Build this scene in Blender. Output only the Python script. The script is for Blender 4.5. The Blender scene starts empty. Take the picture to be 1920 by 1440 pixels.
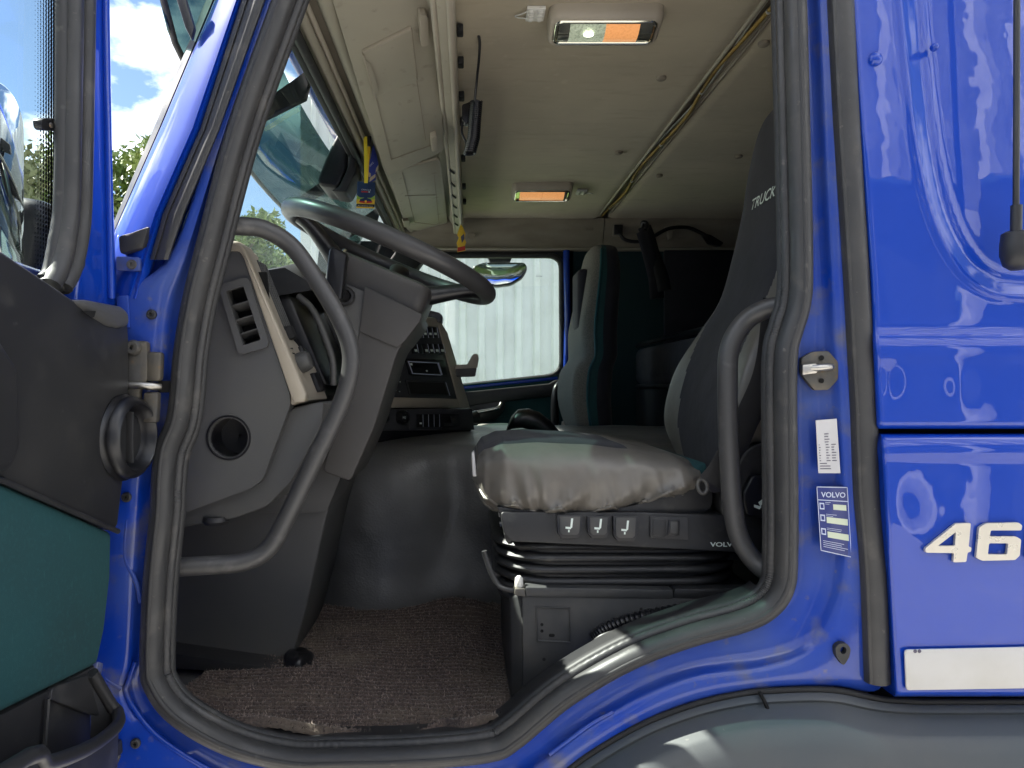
import bpy, bmesh, math, random
from mathutils import Vector, Matrix, noise
from mathutils.geometry import tessellate_polygon

# ------------------------------------------------------------------ camera, sky, sun, exposure
scene = bpy.context.scene
COL = scene.collection
F, CX, CY, D, ZC = 1330.0, 880.0, 722.0, 1.11, 1.75      # focal length and vanishing point in photo pixels, metres

cam_data = bpy.data.cameras.new('camera')
cam = bpy.data.objects.new('camera', cam_data)
COL.objects.link(cam)
cam.location = (0, -D, ZC)
cam.rotation_euler = (math.radians(90), 0, 0)
cam_data.sensor_fit = 'HORIZONTAL'
cam_data.sensor_width = 36
cam_data.lens = F / 1920 * 36
cam_data.shift_x = (960 - CX) / 1920
cam_data.shift_y = (CY - 720) / 1920
cam_data.clip_start = 0.02
cam_data.clip_end = 2000
scene.camera = cam

SUN_TO = Vector((-0.60, 0.20, 0.75)).normalized()        # towards the sun: high, ahead of the truck
sun_el = math.asin(SUN_TO.z)
sun_az = math.atan2(SUN_TO.x, SUN_TO.y)                  # from +Y, clockwise

world = bpy.data.worlds.new('World')
scene.world = world
world.use_nodes = True
wn = world.node_tree
wn.nodes.clear()
w_out = wn.nodes.new('ShaderNodeOutputWorld')
w_bg = wn.nodes.new('ShaderNodeBackground')
w_sky = wn.nodes.new('ShaderNodeTexSky')
w_sky.sky_type = 'NISHITA'
w_sky.sun_disc = False
w_sky.sun_elevation = sun_el
w_sky.sun_rotation = sun_az
w_sky.air_density = 1.0
w_sky.dust_density = 0.2
w_sky.ozone_density = 2.5
w_tc = wn.nodes.new('ShaderNodeTexCoord')
w_n = wn.nodes.new('ShaderNodeTexNoise')
w_n.inputs['Scale'].default_value = 2.6
w_n.inputs['Detail'].default_value = 9
w_n.inputs['Roughness'].default_value = 0.55
w_map = wn.nodes.new('ShaderNodeMapping')
w_map.inputs['Location'].default_value = (4.2, 0.1, 2.2)
w_map.inputs['Scale'].default_value = (1, 1, 1.9)
w_r = wn.nodes.new('ShaderNodeValToRGB')
w_r.color_ramp.elements[0].position = 0.485
w_r.color_ramp.elements[1].position = 0.61
w_mix = wn.nodes.new('ShaderNodeMixRGB')
w_mix.inputs['Color2'].default_value = (23.0, 23.3, 24.0, 1)
wn.links.new(w_tc.outputs['Generated'], w_map.inputs['Vector'])
wn.links.new(w_map.outputs['Vector'], w_n.inputs['Vector'])
wn.links.new(w_n.outputs['Fac'], w_r.inputs['Fac'])
wn.links.new(w_r.outputs['Color'], w_mix.inputs['Fac'])
wn.links.new(w_sky.outputs['Color'], w_mix.inputs['Color1'])
wn.links.new(w_mix.outputs['Color'], w_bg.inputs['Color'])
w_bg.inputs['Strength'].default_value = 0.05
wn.links.new(w_bg.outputs['Background'], w_out.inputs['Surface'])

sun_data = bpy.data.lights.new('sun', 'SUN')
sun_data.energy = 5.0
sun_data.angle = math.radians(0.5)
sun_data.color = (1.0, 0.95, 0.87)
sun = bpy.data.objects.new('sun', sun_data)
COL.objects.link(sun)
sun.location = (-6, 3, 12)
sun.rotation_euler = SUN_TO.to_track_quat('Z', 'Y').to_euler()

scene.view_settings.view_transform = 'Standard'
scene.view_settings.look = 'None'
scene.view_settings.gamma = 1
scene.view_settings.use_curve_mapping = False
scene.view_settings.exposure = 2.0
scene.render.engine = 'CYCLES'
scene.cycles.max_bounces = 10
scene.cycles.diffuse_bounces = 6
scene.cycles.glossy_bounces = 5
scene.cycles.transmission_bounces = 8
scene.cycles.transparent_max_bounces = 16
scene.cycles.use_denoising = True
scene.cycles.caustics_reflective = False
scene.cycles.caustics_refractive = False

random.seed(7)

# ------------------------------------------------------------------ helpers: measuring
def S(px, py, Y):
    "point at depth plane Y seen at photo pixel (px, py)"
    d = Y + D
    return Vector(((px - CX) * d / F, Y, ZC + (CY - py) * d / F))

def SX(px, py, X):
    "point on the plane X = const seen at photo pixel"
    d = X * F / (px - CX)
    return Vector((X, d - D, ZC + (CY - py) * d / F))

def SZ(px, py, Z):
    "point on the level Z (relative to the eye) seen at photo pixel"
    d = Z * F / (CY - py)
    return Vector(((px - CX) * d / F, d - D, ZC + Z))

def W(x, y, z):
    return Vector((x, y, ZC + z))

# ------------------------------------------------------------------ helpers: materials
MATS = {}
def pm(name, col, rough=0.5, metal=0.0, coat=0.0, var=None, bump=None, bump2=None, spec=0.5, sheen=0.0, emit=None, coat_rough=0.04, dirt=None, rvar=None):
    m = bpy.data.materials.new(name)
    m.use_nodes = True
    nt = m.node_tree
    b = nt.nodes['Principled BSDF']
    b.inputs['Base Color'].default_value = (*col, 1)
    b.inputs['Roughness'].default_value = rough
    b.inputs['Metallic'].default_value = metal
    b.inputs['Coat Weight'].default_value = coat
    b.inputs['Coat Roughness'].default_value = coat_rough
    b.inputs['Specular IOR Level'].default_value = spec
    if sheen:
        b.inputs['Sheen Weight'].default_value = sheen
    tc = nt.nodes.new('ShaderNodeTexCoord')
    col_out = None
    def noise_fac(scale, lo, hi, detail=6, stretch=None):
        n = nt.nodes.new('ShaderNodeTexNoise')
        n.inputs['Scale'].default_value = scale
        n.inputs['Detail'].default_value = detail
        if stretch:
            mp = nt.nodes.new('ShaderNodeMapping')
            mp.inputs['Scale'].default_value = stretch
            nt.links.new(tc.outputs['Object'], mp.inputs['Vector'])
            nt.links.new(mp.outputs['Vector'], n.inputs['Vector'])
        else:
            nt.links.new(tc.outputs['Object'], n.inputs['Vector'])
        r = nt.nodes.new('ShaderNodeMapRange')
        r.inputs['From Min'].default_value = lo
        r.inputs['From Max'].default_value = hi
        nt.links.new(n.outputs['Fac'], r.inputs['Value'])
        return r.outputs['Result']
    layers = []
    if var:
        layers += var if isinstance(var, list) else [var]
    if dirt:
        layers += dirt if isinstance(dirt, list) else [dirt]
    for L in layers:
        c2, sc, lo, hi = L[:4]
        fac = noise_fac(sc, lo, hi, 7, L[4] if len(L) > 4 else None)
        mx = nt.nodes.new('ShaderNodeMixRGB')
        if col_out is None:
            mx.inputs['Color1'].default_value = (*col, 1)
        else:
            nt.links.new(col_out, mx.inputs['Color1'])
        mx.inputs['Color2'].default_value = (*c2, 1)
        nt.links.new(fac, mx.inputs['Fac'])
        col_out = mx.outputs['Color']
    if col_out is not None:
        nt.links.new(col_out, b.inputs['Base Color'])
    if rvar:
        fac = noise_fac(rvar[0], 0.35, 0.65)
        r = nt.nodes.new('ShaderNodeMapRange')
        r.inputs['To Min'].default_value = rvar[1]
        r.inputs['To Max'].default_value = rvar[2]
        nt.links.new(fac, r.inputs['Value'])
        nt.links.new(r.outputs['Result'], b.inputs['Roughness'])
    nrm = None
    for bp in (bump, bump2):
        if bp:
            n = nt.nodes.new('ShaderNodeTexNoise')
            n.inputs['Scale'].default_value = bp[0]
            n.inputs['Detail'].default_value = bp[3] if len(bp) > 3 else 2
            nt.links.new(tc.outputs['Object'], n.inputs['Vector'])
            bn = nt.nodes.new('ShaderNodeBump')
            bn.inputs['Strength'].default_value = bp[1]
            bn.inputs['Distance'].default_value = bp[2]
            nt.links.new(n.outputs['Fac'], bn.inputs['Height'])
            if nrm:
                nt.links.new(nrm, bn.inputs['Normal'])
            nrm = bn.outputs['Normal']
    if nrm:
        nt.links.new(nrm, b.inputs['Normal'])
        if coat:
            nt.links.new(nrm, b.inputs['Coat Normal'])
    if emit:
        b.inputs['Emission Color'].default_value = (*emit[0], 1)
        b.inputs['Emission Strength'].default_value = emit[1]
    MATS[name] = m
    return m

def schlick(nt):
    "reflectance of a thin pane, the same from both sides"
    ge = nt.nodes.new('ShaderNodeNewGeometry')
    dp = nt.nodes.new('ShaderNodeVectorMath'); dp.operation = 'DOT_PRODUCT'
    nt.links.new(ge.outputs['Normal'], dp.inputs[0])
    nt.links.new(ge.outputs['Incoming'], dp.inputs[1])
    last = dp.outputs['Value']
    for op, k in (('ABSOLUTE', None), ('SUBTRACT', 1.0), ('POWER', 5.0), ('MULTIPLY', 0.94), ('ADD', 0.06)):
        m = nt.nodes.new('ShaderNodeMath'); m.operation = op
        if op == 'SUBTRACT':
            m.inputs[0].default_value = 1.0
            nt.links.new(last, m.inputs[1])
        else:
            nt.links.new(last, m.inputs[0])
            if k is not None:
                m.inputs[1].default_value = k
        last = m.outputs[0]
    return last

def glass(name, tint, refl=1.0, rough=0.0):
    m = bpy.data.materials.new(name)
    m.use_nodes = True
    nt = m.node_tree
    nt.nodes.clear()
    o = nt.nodes.new('ShaderNodeOutputMaterial')
    t = nt.nodes.new('ShaderNodeBsdfTransparent')
    t.inputs['Color'].default_value = (*tint, 1)
    g = nt.nodes.new('ShaderNodeBsdfGlossy')
    g.inputs['Roughness'].default_value = rough
    fr = schlick(nt)
    mu = nt.nodes.new('ShaderNodeMath')
    mu.operation = 'MULTIPLY'
    mu.inputs[1].default_value = refl
    mx = nt.nodes.new('ShaderNodeMixShader')
    nt.links.new(fr, mu.inputs[0])
    nt.links.new(mu.outputs[0], mx.inputs['Fac'])
    nt.links.new(t.outputs[0], mx.inputs[1])
    nt.links.new(g.outputs[0], mx.inputs[2])
    nt.links.new(mx.outputs[0], o.inputs['Surface'])
    MATS[name] = m
    return m

DUST = (0.20, 0.18, 0.15)
BLUE = (0.003, 0.043, 0.37)
pm('blue_paint', BLUE, 0.45, coat=1.0, bump=(4.5, 0.40, 0.006, 1), bump2=(17, 0.10, 0.0022, 2), coat_rough=0.012, spec=0.15)
pm('blue_jamb', BLUE, 0.45, spec=0.2, coat=0.8, coat_rough=0.12, bump=(14, 0.15, 0.006, 3),
   dirt=[((0.045, 0.085, 0.32), 5, 0.42, 0.68), ((0.11, 0.115, 0.17), 16, 0.54, 0.72), ((0.15, 0.135, 0.12), 55, 0.66, 0.84)], rvar=(9, 0.28, 0.55))
pm('rubber', (0.034, 0.034, 0.035), 0.48, var=((0.055, 0.053, 0.051), 7, 0.42, 0.70), dirt=[((0.085, 0.080, 0.072), 20, 0.60, 0.80), ((0.13, 0.12, 0.105), 90, 0.67, 0.80)], rvar=(16, 0.36, 0.62), bump=(320, 0.10, 0.001), bump2=(25, 0.10, 0.004))
pm('rubber_dark', (0.028, 0.028, 0.029), 0.55, dirt=((0.10, 0.095, 0.085), 45, 0.62, 0.82), bump=(200, 0.15, 0.001))
pm('dash_plastic', (0.073, 0.073, 0.074), 0.48, var=((0.088, 0.086, 0.081), 6, 0.4, 0.7), dirt=((0.14, 0.13, 0.12), 38, 0.72, 0.86), bump=(700, 0.18, 0.0008, 3))
pm('dark_plastic', (0.020, 0.020, 0.022), 0.45, dirt=[((0.038, 0.037, 0.036), 5, 0.45, 0.72), ((0.055, 0.053, 0.05), 18, 0.6, 0.85), ((0.11, 0.105, 0.10), 45, 0.70, 0.84)], bump=(600, 0.10, 0.0006))
pm('black_plastic', (0.008, 0.008, 0.010), 0.35, dirt=((0.03, 0.03, 0.03), 30, 0.62, 0.85), bump=(500, 0.05, 0.0005))
pm('panel_black', (0.042, 0.042, 0.047), 0.38, bump=(500, 0.05, 0.0005))
pm('black_matte', (0.010, 0.010, 0.011), 0.7)
pm('void_black', (0.002, 0.002, 0.002), 0.9)
pm('column_plastic', (0.050, 0.047, 0.046), 0.48, var=((0.064, 0.060, 0.057), 8, 0.4, 0.7), dirt=((0.16, 0.15, 0.14), 55, 0.73, 0.85), bump=(800, 0.12, 0.0006, 3))
pm('handle_grey', (0.054, 0.053, 0.053), 0.40, dirt=((0.13, 0.125, 0.12), 25, 0.6, 0.85), bump=(500, 0.06, 0.0006))
pm('wheel_leather', (0.040, 0.039, 0.040), 0.42, bump=(420, 0.15, 0.0008, 3), rvar=(12, 0.34, 0.52))
pm('beige_plastic', (0.40, 0.355, 0.285), 0.5, var=((0.33, 0.29, 0.23), 5, 0.4, 0.7), bump=(600, 0.06, 0.0006))
pm('beige_grey', (0.37, 0.34, 0.27), 0.55, var=((0.31, 0.285, 0.225), 4, 0.35, 0.7), dirt=((0.19, 0.17, 0.13), 26, 0.62, 0.8), bump=(500, 0.08, 0.0006))
pm('ceiling_fabric', (0.47, 0.41, 0.295), 0.9, var=[((0.40, 0.345, 0.25), 3.5, 0.38, 0.66), ((0.35, 0.295, 0.21), 9, 0.54, 0.85, (1, 4, 1)), ((0.50, 0.445, 0.33), 30, 0.60, 0.85)], bump=(500, 0.25, 0.001, 3), bump2=(8, 0.15, 0.01, 4), sheen=0.2)
pm('header_trim', (0.30, 0.265, 0.21), 0.75, var=((0.22, 0.185, 0.145), 6, 0.4, 0.7, (1, 1, 3)), bump=(300, 0.12, 0.0008))
pm('teal_fabric', (0.008, 0.058, 0.064), 0.85, var=[((0.010, 0.046, 0.051), 6, 0.35, 0.7), ((0.012, 0.068, 0.073), 160, 0.5, 0.75)], dirt=((0.03, 0.11, 0.11), 30, 0.66, 0.86, (3, 3, 1)), bump=(900, 0.3, 0.0008, 3))
pm('dark_teal', (0.006, 0.030, 0.036), 0.8, bump=(600, 0.2, 0.0008))
pm('navy_fabric', (0.0095, 0.0095, 0.0165), 0.85, var=((0.020, 0.020, 0.030), 12, 0.4, 0.75), bump=(700, 0.25, 0.0008, 3), bump2=(16, 0.25, 0.008, 3), sheen=0.1)
pm('grey_leather', (0.172, 0.160, 0.142), 0.32, var=((0.135, 0.122, 0.104), 9, 0.4, 0.7), bump=(450, 0.16, 0.0008, 3), bump2=(11, 0.22, 0.012, 3), rvar=(14, 0.32, 0.48))
pm('grey_weave', (0.17, 0.165, 0.145), 0.9, var=((0.11, 0.11, 0.10), 300, 0.45, 0.6), bump=(700, 0.35, 0.001, 3))
pm('teal_piping', (0.008, 0.075, 0.09), 0.5)
pm('tunnel_rubber', (0.125, 0.124, 0.124), 0.36, var=((0.100, 0.098, 0.096), 5, 0.4, 0.7), bump=(190, 0.75, 0.0016, 3), bump2=(7, 0.4, 0.022, 3), rvar=(6, 0.32, 0.48))
pm('seat_black', (0.019, 0.019, 0.020), 0.45, dirt=((0.06, 0.057, 0.052), 30, 0.6, 0.85), bump=(400, 0.12, 0.0006))
pm('pedestal_grey', (0.040, 0.041, 0.042), 0.5, dirt=[((0.085, 0.08, 0.072), 9, 0.5, 0.8), ((0.2, 0.19, 0.17), 120, 0.74, 0.8)], bump=(300, 0.08, 0.0008))
pm('steel', (0.52, 0.50, 0.46), 0.38, metal=1.0, dirt=((0.25, 0.22, 0.17), 40, 0.5, 0.75), bump=(200, 0.1, 0.0008))
pm('dirty_steel', (0.085, 0.083, 0.080), 0.55, metal=0.4, dirt=[((0.13, 0.115, 0.09), 30, 0.42, 0.65), ((0.20, 0.11, 0.05), 60, 0.62, 0.8)], bump=(120, 0.3, 0.001))
pm('silver', (0.62, 0.62, 0.60), 0.22, metal=1.0)
pm('emblem', (0.66, 0.62, 0.53), 0.30, metal=0.55, rvar=(60, 0.25, 0.4))
pm('white_plastic', (0.70, 0.69, 0.64), 0.45, dirt=((0.5, 0.47, 0.38), 60, 0.55, 0.8))
pm('reflector', (0.56, 0.55, 0.53), 0.35, var=((0.48, 0.465, 0.42), 10, 0.5, 0.8), bump=(600, 0.05, 0.0005))
pm('paper_white', (0.58, 0.57, 0.57), 0.5)
pm('ink', (0.10, 0.09, 0.13), 0.6)
pm('label_blue', (0.012, 0.025, 0.17), 0.4, coat=0.4)
pm('label_pale', (0.62, 0.68, 0.52), 0.5)
pm('label_line', (0.55, 0.60, 0.75), 0.5)
pm('symbol_white', (0.72, 0.80, 0.74), 0.5)
pm('fender_plastic', (0.060, 0.070, 0.078), 0.55, var=((0.085, 0.086, 0.085), 4, 0.4, 0.7), dirt=((0.2, 0.19, 0.17), 70, 0.72, 0.85), bump=(350, 0.12, 0.0008, 3), bump2=(5, 0.15, 0.01, 2))
pm('cable_gold', (0.34, 0.23, 0.055), 0.55, dirt=((0.18, 0.12, 0.04), 40, 0.5, 0.7))
pm('cable_white', (0.55, 0.56, 0.52), 0.45)
pm('yellow_card', (0.78, 0.50, 0.03), 0.5)
pm('lanyard_yellow', (0.80, 0.66, 0.04), 0.6)
pm('card_navy', (0.012, 0.035, 0.10), 0.4)
pm('card_green', (0.28, 0.42, 0.06), 0.4)
pm('card_red', (0.5, 0.03, 0.02), 0.5)
pm('blue_print', (0.02, 0.04, 0.26), 0.5)
pm('lens_orange', (0.80, 0.34, 0.12), 0.22, coat=0.6, var=((0.74, 0.30, 0.10), 160, 0.45, 0.6), bump=(220, 0.6, 0.003), emit=((1.0, 0.44, 0.16), 0.15))
pm('lens_clear', (0.45, 0.48, 0.36), 0.15, coat=0.6, var=((0.24, 0.26, 0.19), 160, 0.45, 0.6), bump=(220, 0.8, 0.004), emit=((0.85, 1.0, 0.72), 0.06))
pm('lens_bulb', (0.9, 0.95, 0.8), 0.2, emit=((0.9, 1.0, 0.78), 0.9))
pm('lamp_chrome', (0.62, 0.62, 0.52), 0.12, metal=0.9)
pm('cladding', (0.60, 0.62, 0.61), 0.42, dirt=[((0.50, 0.51, 0.49), 3, 0.45, 0.75), ((0.42, 0.42, 0.39), 9, 0.66, 0.85, (1, 1, 0.25))], bump=(3.0, 0.2, 0.02, 2))
pm('cladding_back', (0.72, 0.73, 0.74), 0.5, dirt=((0.5, 0.5, 0.5), 3, 0.45, 0.75))
pm('door_steel', (0.10, 0.12, 0.17), 0.5)
pm('post_white', (0.8, 0.8, 0.8), 0.5)
pm('concrete', (0.40, 0.385, 0.36), 0.85, var=[((0.31, 0.30, 0.285), 0.4, 0.35, 0.7), ((0.45, 0.435, 0.41), 5, 0.5, 0.75)], bump=(30, 0.3, 0.01, 4))
pm('leaf', (0.10, 0.16, 0.035), 0.55, var=((0.17, 0.22, 0.05), 1.2, 0.4, 0.65))
pm('leaf_pale', (0.13, 0.15, 0.07), 0.6, var=((0.17, 0.18, 0.09), 1.2, 0.4, 0.65))
pm('bark', (0.12, 0.09, 0.065), 0.85, bump=(14, 0.6, 0.03, 4))
pm('mirror_glass', (0.80, 0.83, 0.82), 0.02, metal=1.0)
glass('window_glass', (0.90, 0.96, 0.93), 0.9)
glass('windscreen_glass', (0.86, 0.94, 0.91), 1.0)
glass('smoke_acrylic', (0.30, 0.40, 0.38), 0.8, 0.02)
# mat: short loop pile, brown speckle
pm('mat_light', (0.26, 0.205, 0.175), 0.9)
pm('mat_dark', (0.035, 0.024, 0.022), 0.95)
pm('mat_pile', (0.088, 0.063, 0.052), 0.95, var=[((0.040, 0.028, 0.026), 260, 0.46, 0.58), ((0.17, 0.13, 0.108), 330, 0.58, 0.68), ((0.11, 0.085, 0.062), 8, 0.48, 0.75)], bump=(520, 0.6, 0.002, 4), sheen=0.3)

# ------------------------------------------------------------------ helpers: objects
def link(o, parent=None):
    COL.objects.link(o)
    if parent is not None:
        o.parent = parent
        if parent.type == 'EMPTY':
            o.matrix_parent_inverse = Matrix.Translation(-Vector(parent.location))
    return o

def thing(name, label, cat, loc, group=None):
    o = bpy.data.objects.new(name, None)
    o.location = loc
    o.empty_display_size = 0.1
    COL.objects.link(o)
    o['label'] = label
    o['category'] = cat
    if group:
        o['group'] = group
    return o

def tag(o, label, cat, group=None, kind=None):
    o['label'] = label
    o['category'] = cat
    if group:
        o['group'] = group
    if kind:
        o['kind'] = kind
    return o

def mesh(name, verts, faces, mats, parent=None, smooth=40, midx=None, bevel=0.0, bseg=2):
    me = bpy.data.meshes.new(name)
    me.from_pydata([tuple(v) for v in verts], [], [tuple(f) for f in faces])
    if isinstance(mats, str):
        mats = [mats]
    for mm in mats:
        me.materials.append(MATS[mm])
    bm = bmesh.new()
    bm.from_mesh(me)
    if midx:
        bm.faces.ensure_lookup_table()
        for i, k in enumerate(midx):
            bm.faces[i].material_index = k
    bmesh.ops.recalc_face_normals(bm, faces=bm.faces)
    if bevel > 0:
        es = [e for e in bm.edges if len(e.link_faces) == 2 and e.calc_face_angle(0) > math.radians(28)]
        if es:
            bmesh.ops.bevel(bm, geom=es, offset=bevel, segments=bseg, profile=0.5, affect='EDGES', clamp_overlap=True)
    bm.to_mesh(me)
    bm.free()
    if smooth:
        me.shade_smooth()
        me.set_sharp_from_angle(angle=math.radians(smooth))
    o = bpy.data.objects.new(name, me)
    return link(o, parent)

def prism(name, pts, vec, mats, parent=None, bevel=0.0, bseg=2, smooth=40):
    "closed outline pts (3D) extruded by vec"
    n = len(pts)
    vec = Vector(vec)
    v = [Vector(p) for p in pts] + [Vector(p) + vec for p in pts]
    f = [list(range(n))[::-1], list(range(n, 2 * n))]
    f += [[i, (i + 1) % n, n + (i + 1) % n, n + i] for i in range(n)]
    return mesh(name, v, f, mats, parent, smooth, bevel=bevel, bseg=bseg)

def plate(name, outer, holes, vec, mats, parent=None, smooth=40):
    "outline with holes, extruded by vec"
    loops = [list(map(Vector, outer))] + [list(map(Vector, h)) for h in holes]
    flat = [p for L in loops for p in L]
    tri = tessellate_polygon(loops)
    n = len(flat)
    vec = Vector(vec)
    v = flat + [p + vec for p in flat]
    f = [tuple(t) for t in tri] + [tuple(n + i for i in reversed(t)) for t in tri]
    k = 0
    for L in loops:
        m = len(L)
        for i in range(m):
            a, b = k + i, k + (i + 1) % m
            f.append((a, b, n + b, n + a))
        k += m
    return mesh(name, v, f, mats, parent, smooth)

def catmull(pts, n=6, closed=False):
    pts = [Vector(p) for p in pts]
    out = []
    m = len(pts)
    rng = m if closed else m - 1
    for i in range(rng):
        p0 = pts[(i - 1) % m] if closed or i > 0 else pts[0] * 2 - pts[1]
        p1 = pts[i]
        p2 = pts[(i + 1) % m]
        p3 = pts[(i + 2) % m] if closed or i + 2 < m else pts[-1] * 2 - pts[-2]
        for k in range(n):
            t = k / n
            out.append(0.5 * ((2 * p1) + (p2 - p0) * t + (2 * p0 - 5 * p1 + 4 * p2 - p3) * t * t + (3 * p1 - p0 - 3 * p2 + p3) * t ** 3))
    if not closed:
        out.append(pts[-1].copy())
    return out

def tube(name, path, r, mats, parent=None, segs=14, closed=False, flat=None, up=None, ripple=None, caps=True):
    "tube round a path; r number or list; flat=(a,b) scales along frame axes"
    path = [Vector(p) for p in path]
    n = len(path)
    verts, faces = [], []
    prev = None
    for i, p in enumerate(path):
        a = path[(i - 1) % n] if closed or i > 0 else p
        b = path[(i + 1) % n] if closed or i < n - 1 else p
        t = (b - a).normalized()
        if up is not None:
            s = t.cross(Vector(up)).normalized()
            q = s.cross(t).normalized()
        else:
            if prev is None:
                ref = Vector((0, 1, 0)) if abs(t.y) < 0.9 else Vector((1, 0, 0))
                s = t.cross(ref).normalized()
            else:
                s = (prev - t * prev.dot(t)).normalized()
            q = s.cross(t).normalized()
            prev = s
        rr = r[i] if isinstance(r, (list, tuple)) else r
        if ripple:
            rr *= 1 + ripple[0] * (0.5 + 0.5 * math.cos(i * ripple[1]))
        fa, fb = flat if flat else (1, 1)
        for k in range(segs):
            an = 2 * math.pi * k / segs
            verts.append(p + s * (math.cos(an) * rr * fa) + q * (math.sin(an) * rr * fb))
    m = n if closed else n - 1
    for i in range(m):
        for k in range(segs):
            a = i * segs + k
            b = i * segs + (k + 1) % segs
            c = ((i + 1) % n) * segs + (k + 1) % segs
            d = ((i + 1) % n) * segs + k
            faces.append((a, b, c, d))
    if not closed and caps:
        faces.append(tuple(range(segs))[::-1])
        faces.append(tuple((n - 1) * segs + k for k in range(segs)))
    return mesh(name, verts, faces, mats, parent, 50)

def loft(name, rings, mats, parent=None, closed_ring=True, caps=True, smooth=50, midx_fn=None):
    n = len(rings[0])
    verts = [Vector(p) for R in rings for p in R]
    faces, mi = [], []
    for i in range(len(rings) - 1):
        for k in range(n if closed_ring else n - 1):
            faces.append((i * n + k, i * n + (k + 1) % n, (i + 1) * n + (k + 1) % n, (i + 1) * n + k))
            mi.append(midx_fn(i, k) if midx_fn else 0)
    if caps and closed_ring:
        faces.append(tuple(range(n))[::-1])
        mi.append(midx_fn(0, 0) if midx_fn else 0)
        faces.append(tuple((len(rings) - 1) * n + k for k in range(n)))
        mi.append(midx_fn(0, 0) if midx_fn else 0)
    return mesh(name, verts, faces, mats, parent, smooth, midx=mi if midx_fn else None)

def grid(name, fn, nu, nv, mats, parent=None, smooth=60, thick=None, back=True):
    "surface fn(u, v) in 0..1; thick = vector for a back sheet"
    verts = [Vector(fn(i / nu, j / nv)) for j in range(nv + 1) for i in range(nu + 1)]
    faces = [(j * (nu + 1) + i, j * (nu + 1) + i + 1, (j + 1) * (nu + 1) + i + 1, (j + 1) * (nu + 1) + i) for j in range(nv) for i in range(nu)]
    if thick is not None:
        n = len(verts)
        tv = Vector(thick)
        border = [i for i in range(nu + 1)] + [(j + 1) * (nu + 1) - 1 for j in range(1, nv + 1)] + \
                 [nv * (nu + 1) + i for i in range(nu - 1, -1, -1)] + [j * (nu + 1) for j in range(nv - 1, 0, -1)]
        m = len(border)
        bv = [verts[b] + tv for b in border]
        verts += bv
        faces += [(border[i], border[(i + 1) % m], n + (i + 1) % m, n + i) for i in range(m)]
        if back:
            faces.append(tuple(range(n, n + m)))
    return mesh(name, verts, faces, mats, parent, smooth)

def box(name, c, s, mats, parent=None, bevel=0.004, bseg=2, rot=None):
    cx, cy, cz = c
    sx, sy, sz = (k / 2 for k in s)
    pts = [Vector((a * sx, b * sy, e * sz)) for a in (-1, 1) for b in (-1, 1) for e in (-1, 1)]
    if rot is not None:
        pts = [rot @ p for p in pts]
    pts = [p + Vector(c) for p in pts]
    f = [(0, 1, 3, 2), (4, 6, 7, 5), (0, 4, 5, 1), (2, 3, 7, 6), (0, 2, 6, 4), (1, 5, 7, 3)]
    return mesh(name, pts, f, mats, parent, 40, bevel=bevel, bseg=bseg)

def lathe(name, c, axis, prof, mats, parent=None, segs=28, squash=None, smooth=40, caps=True):
    "profile [(r, h)] turned round axis at c"
    axis = Vector(axis).normalized()
    ref = Vector((0, 0, 1)) if abs(axis.z) < 0.9 else Vector((1, 0, 0))
    s = axis.cross(ref).normalized()
    q = axis.cross(s).normalized()
    fa, fb = squash if squash else (1, 1)
    rings = [[Vector(c) + axis * h + s * (math.cos(2 * math.pi * k / segs) * r * fa) + q * (math.sin(2 * math.pi * k / segs) * r * fb) for k in range(segs)] for r, h in prof]
    return loft(name, rings, mats, parent, smooth=smooth, caps=caps)

def rr2(w, h, r, n=5):
    "rounded rectangle outline, centred, 2D"
    out = []
    for cx, cy, a0 in ((w / 2 - r, h / 2 - r, 0), (-w / 2 + r, h / 2 - r, 90), (-w / 2 + r, -h / 2 + r, 180), (w / 2 - r, -h / 2 + r, 270)):
        for k in range(n + 1):
            a = math.radians(a0 + 90 * k / n)
            out.append((cx + r * math.cos(a), cy + r * math.sin(a)))
    return out

def round_poly(pts, r, n=4):
    "round the corners of a 2D polygon"
    out = []
    m = len(pts)
    for i in range(m):
        p = Vector(pts[i]); a = Vector(pts[i - 1]); b = Vector(pts[(i + 1) % m])
        da, db = (a - p), (b - p)
        ra = min(r, da.length * 0.45); rb = min(r, db.length * 0.45)
        p0 = p + da.normalized() * ra
        p1 = p + db.normalized() * rb
        for k in range(n + 1):
            t = k / n
            out.append(tuple((1 - t) ** 2 * p0 + 2 * t * (1 - t) * p + t * t * p1))
    return out

def lerp(a, b, t):
    return a + (b - a) * t

def smooth01(x):
    x = max(0.0, min(1.0, x))
    return x * x * (3 - 2 * x)

def planar4(q):
    "move the third corner along its sight line into the plane of the other three"
    n = (q[1] - q[0]).cross(q[3] - q[0])
    o = Vector((0, -D, ZC))
    d = q[2] - o
    return [q[0], q[1], o + d * ((q[0] - o).dot(n) / d.dot(n)), q[3]]

def bil(q, u, v):
    "bilinear point on quad q = (TL, TR, BR, BL); v = 0 top"
    return q[0].lerp(q[1], u).lerp(q[3].lerp(q[2], u), v)

def qn(q):
    n = (q[1] - q[0]).cross(q[3] - q[0]).normalized()
    return n if n.dot(Vector((0, -D, ZC)) - q[0]) > 0 else -n

def on_quad(name, q, uv, mats, parent, h=0.003, base=0.0, bevel=0.0012, rnd=0.0):
    "raised patch on a quad: uv outline"
    n = qn(q)
    pts = [bil(q, u, v) + n * base for u, v in (round_poly(uv, rnd) if rnd else uv)]
    return prism(name, pts, n * h, mats, parent, bevel=bevel)

def rect(u0, v0, u1, v1):
    return [(u0, v0), (u1, v0), (u1, v1), (u0, v1)]

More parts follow.
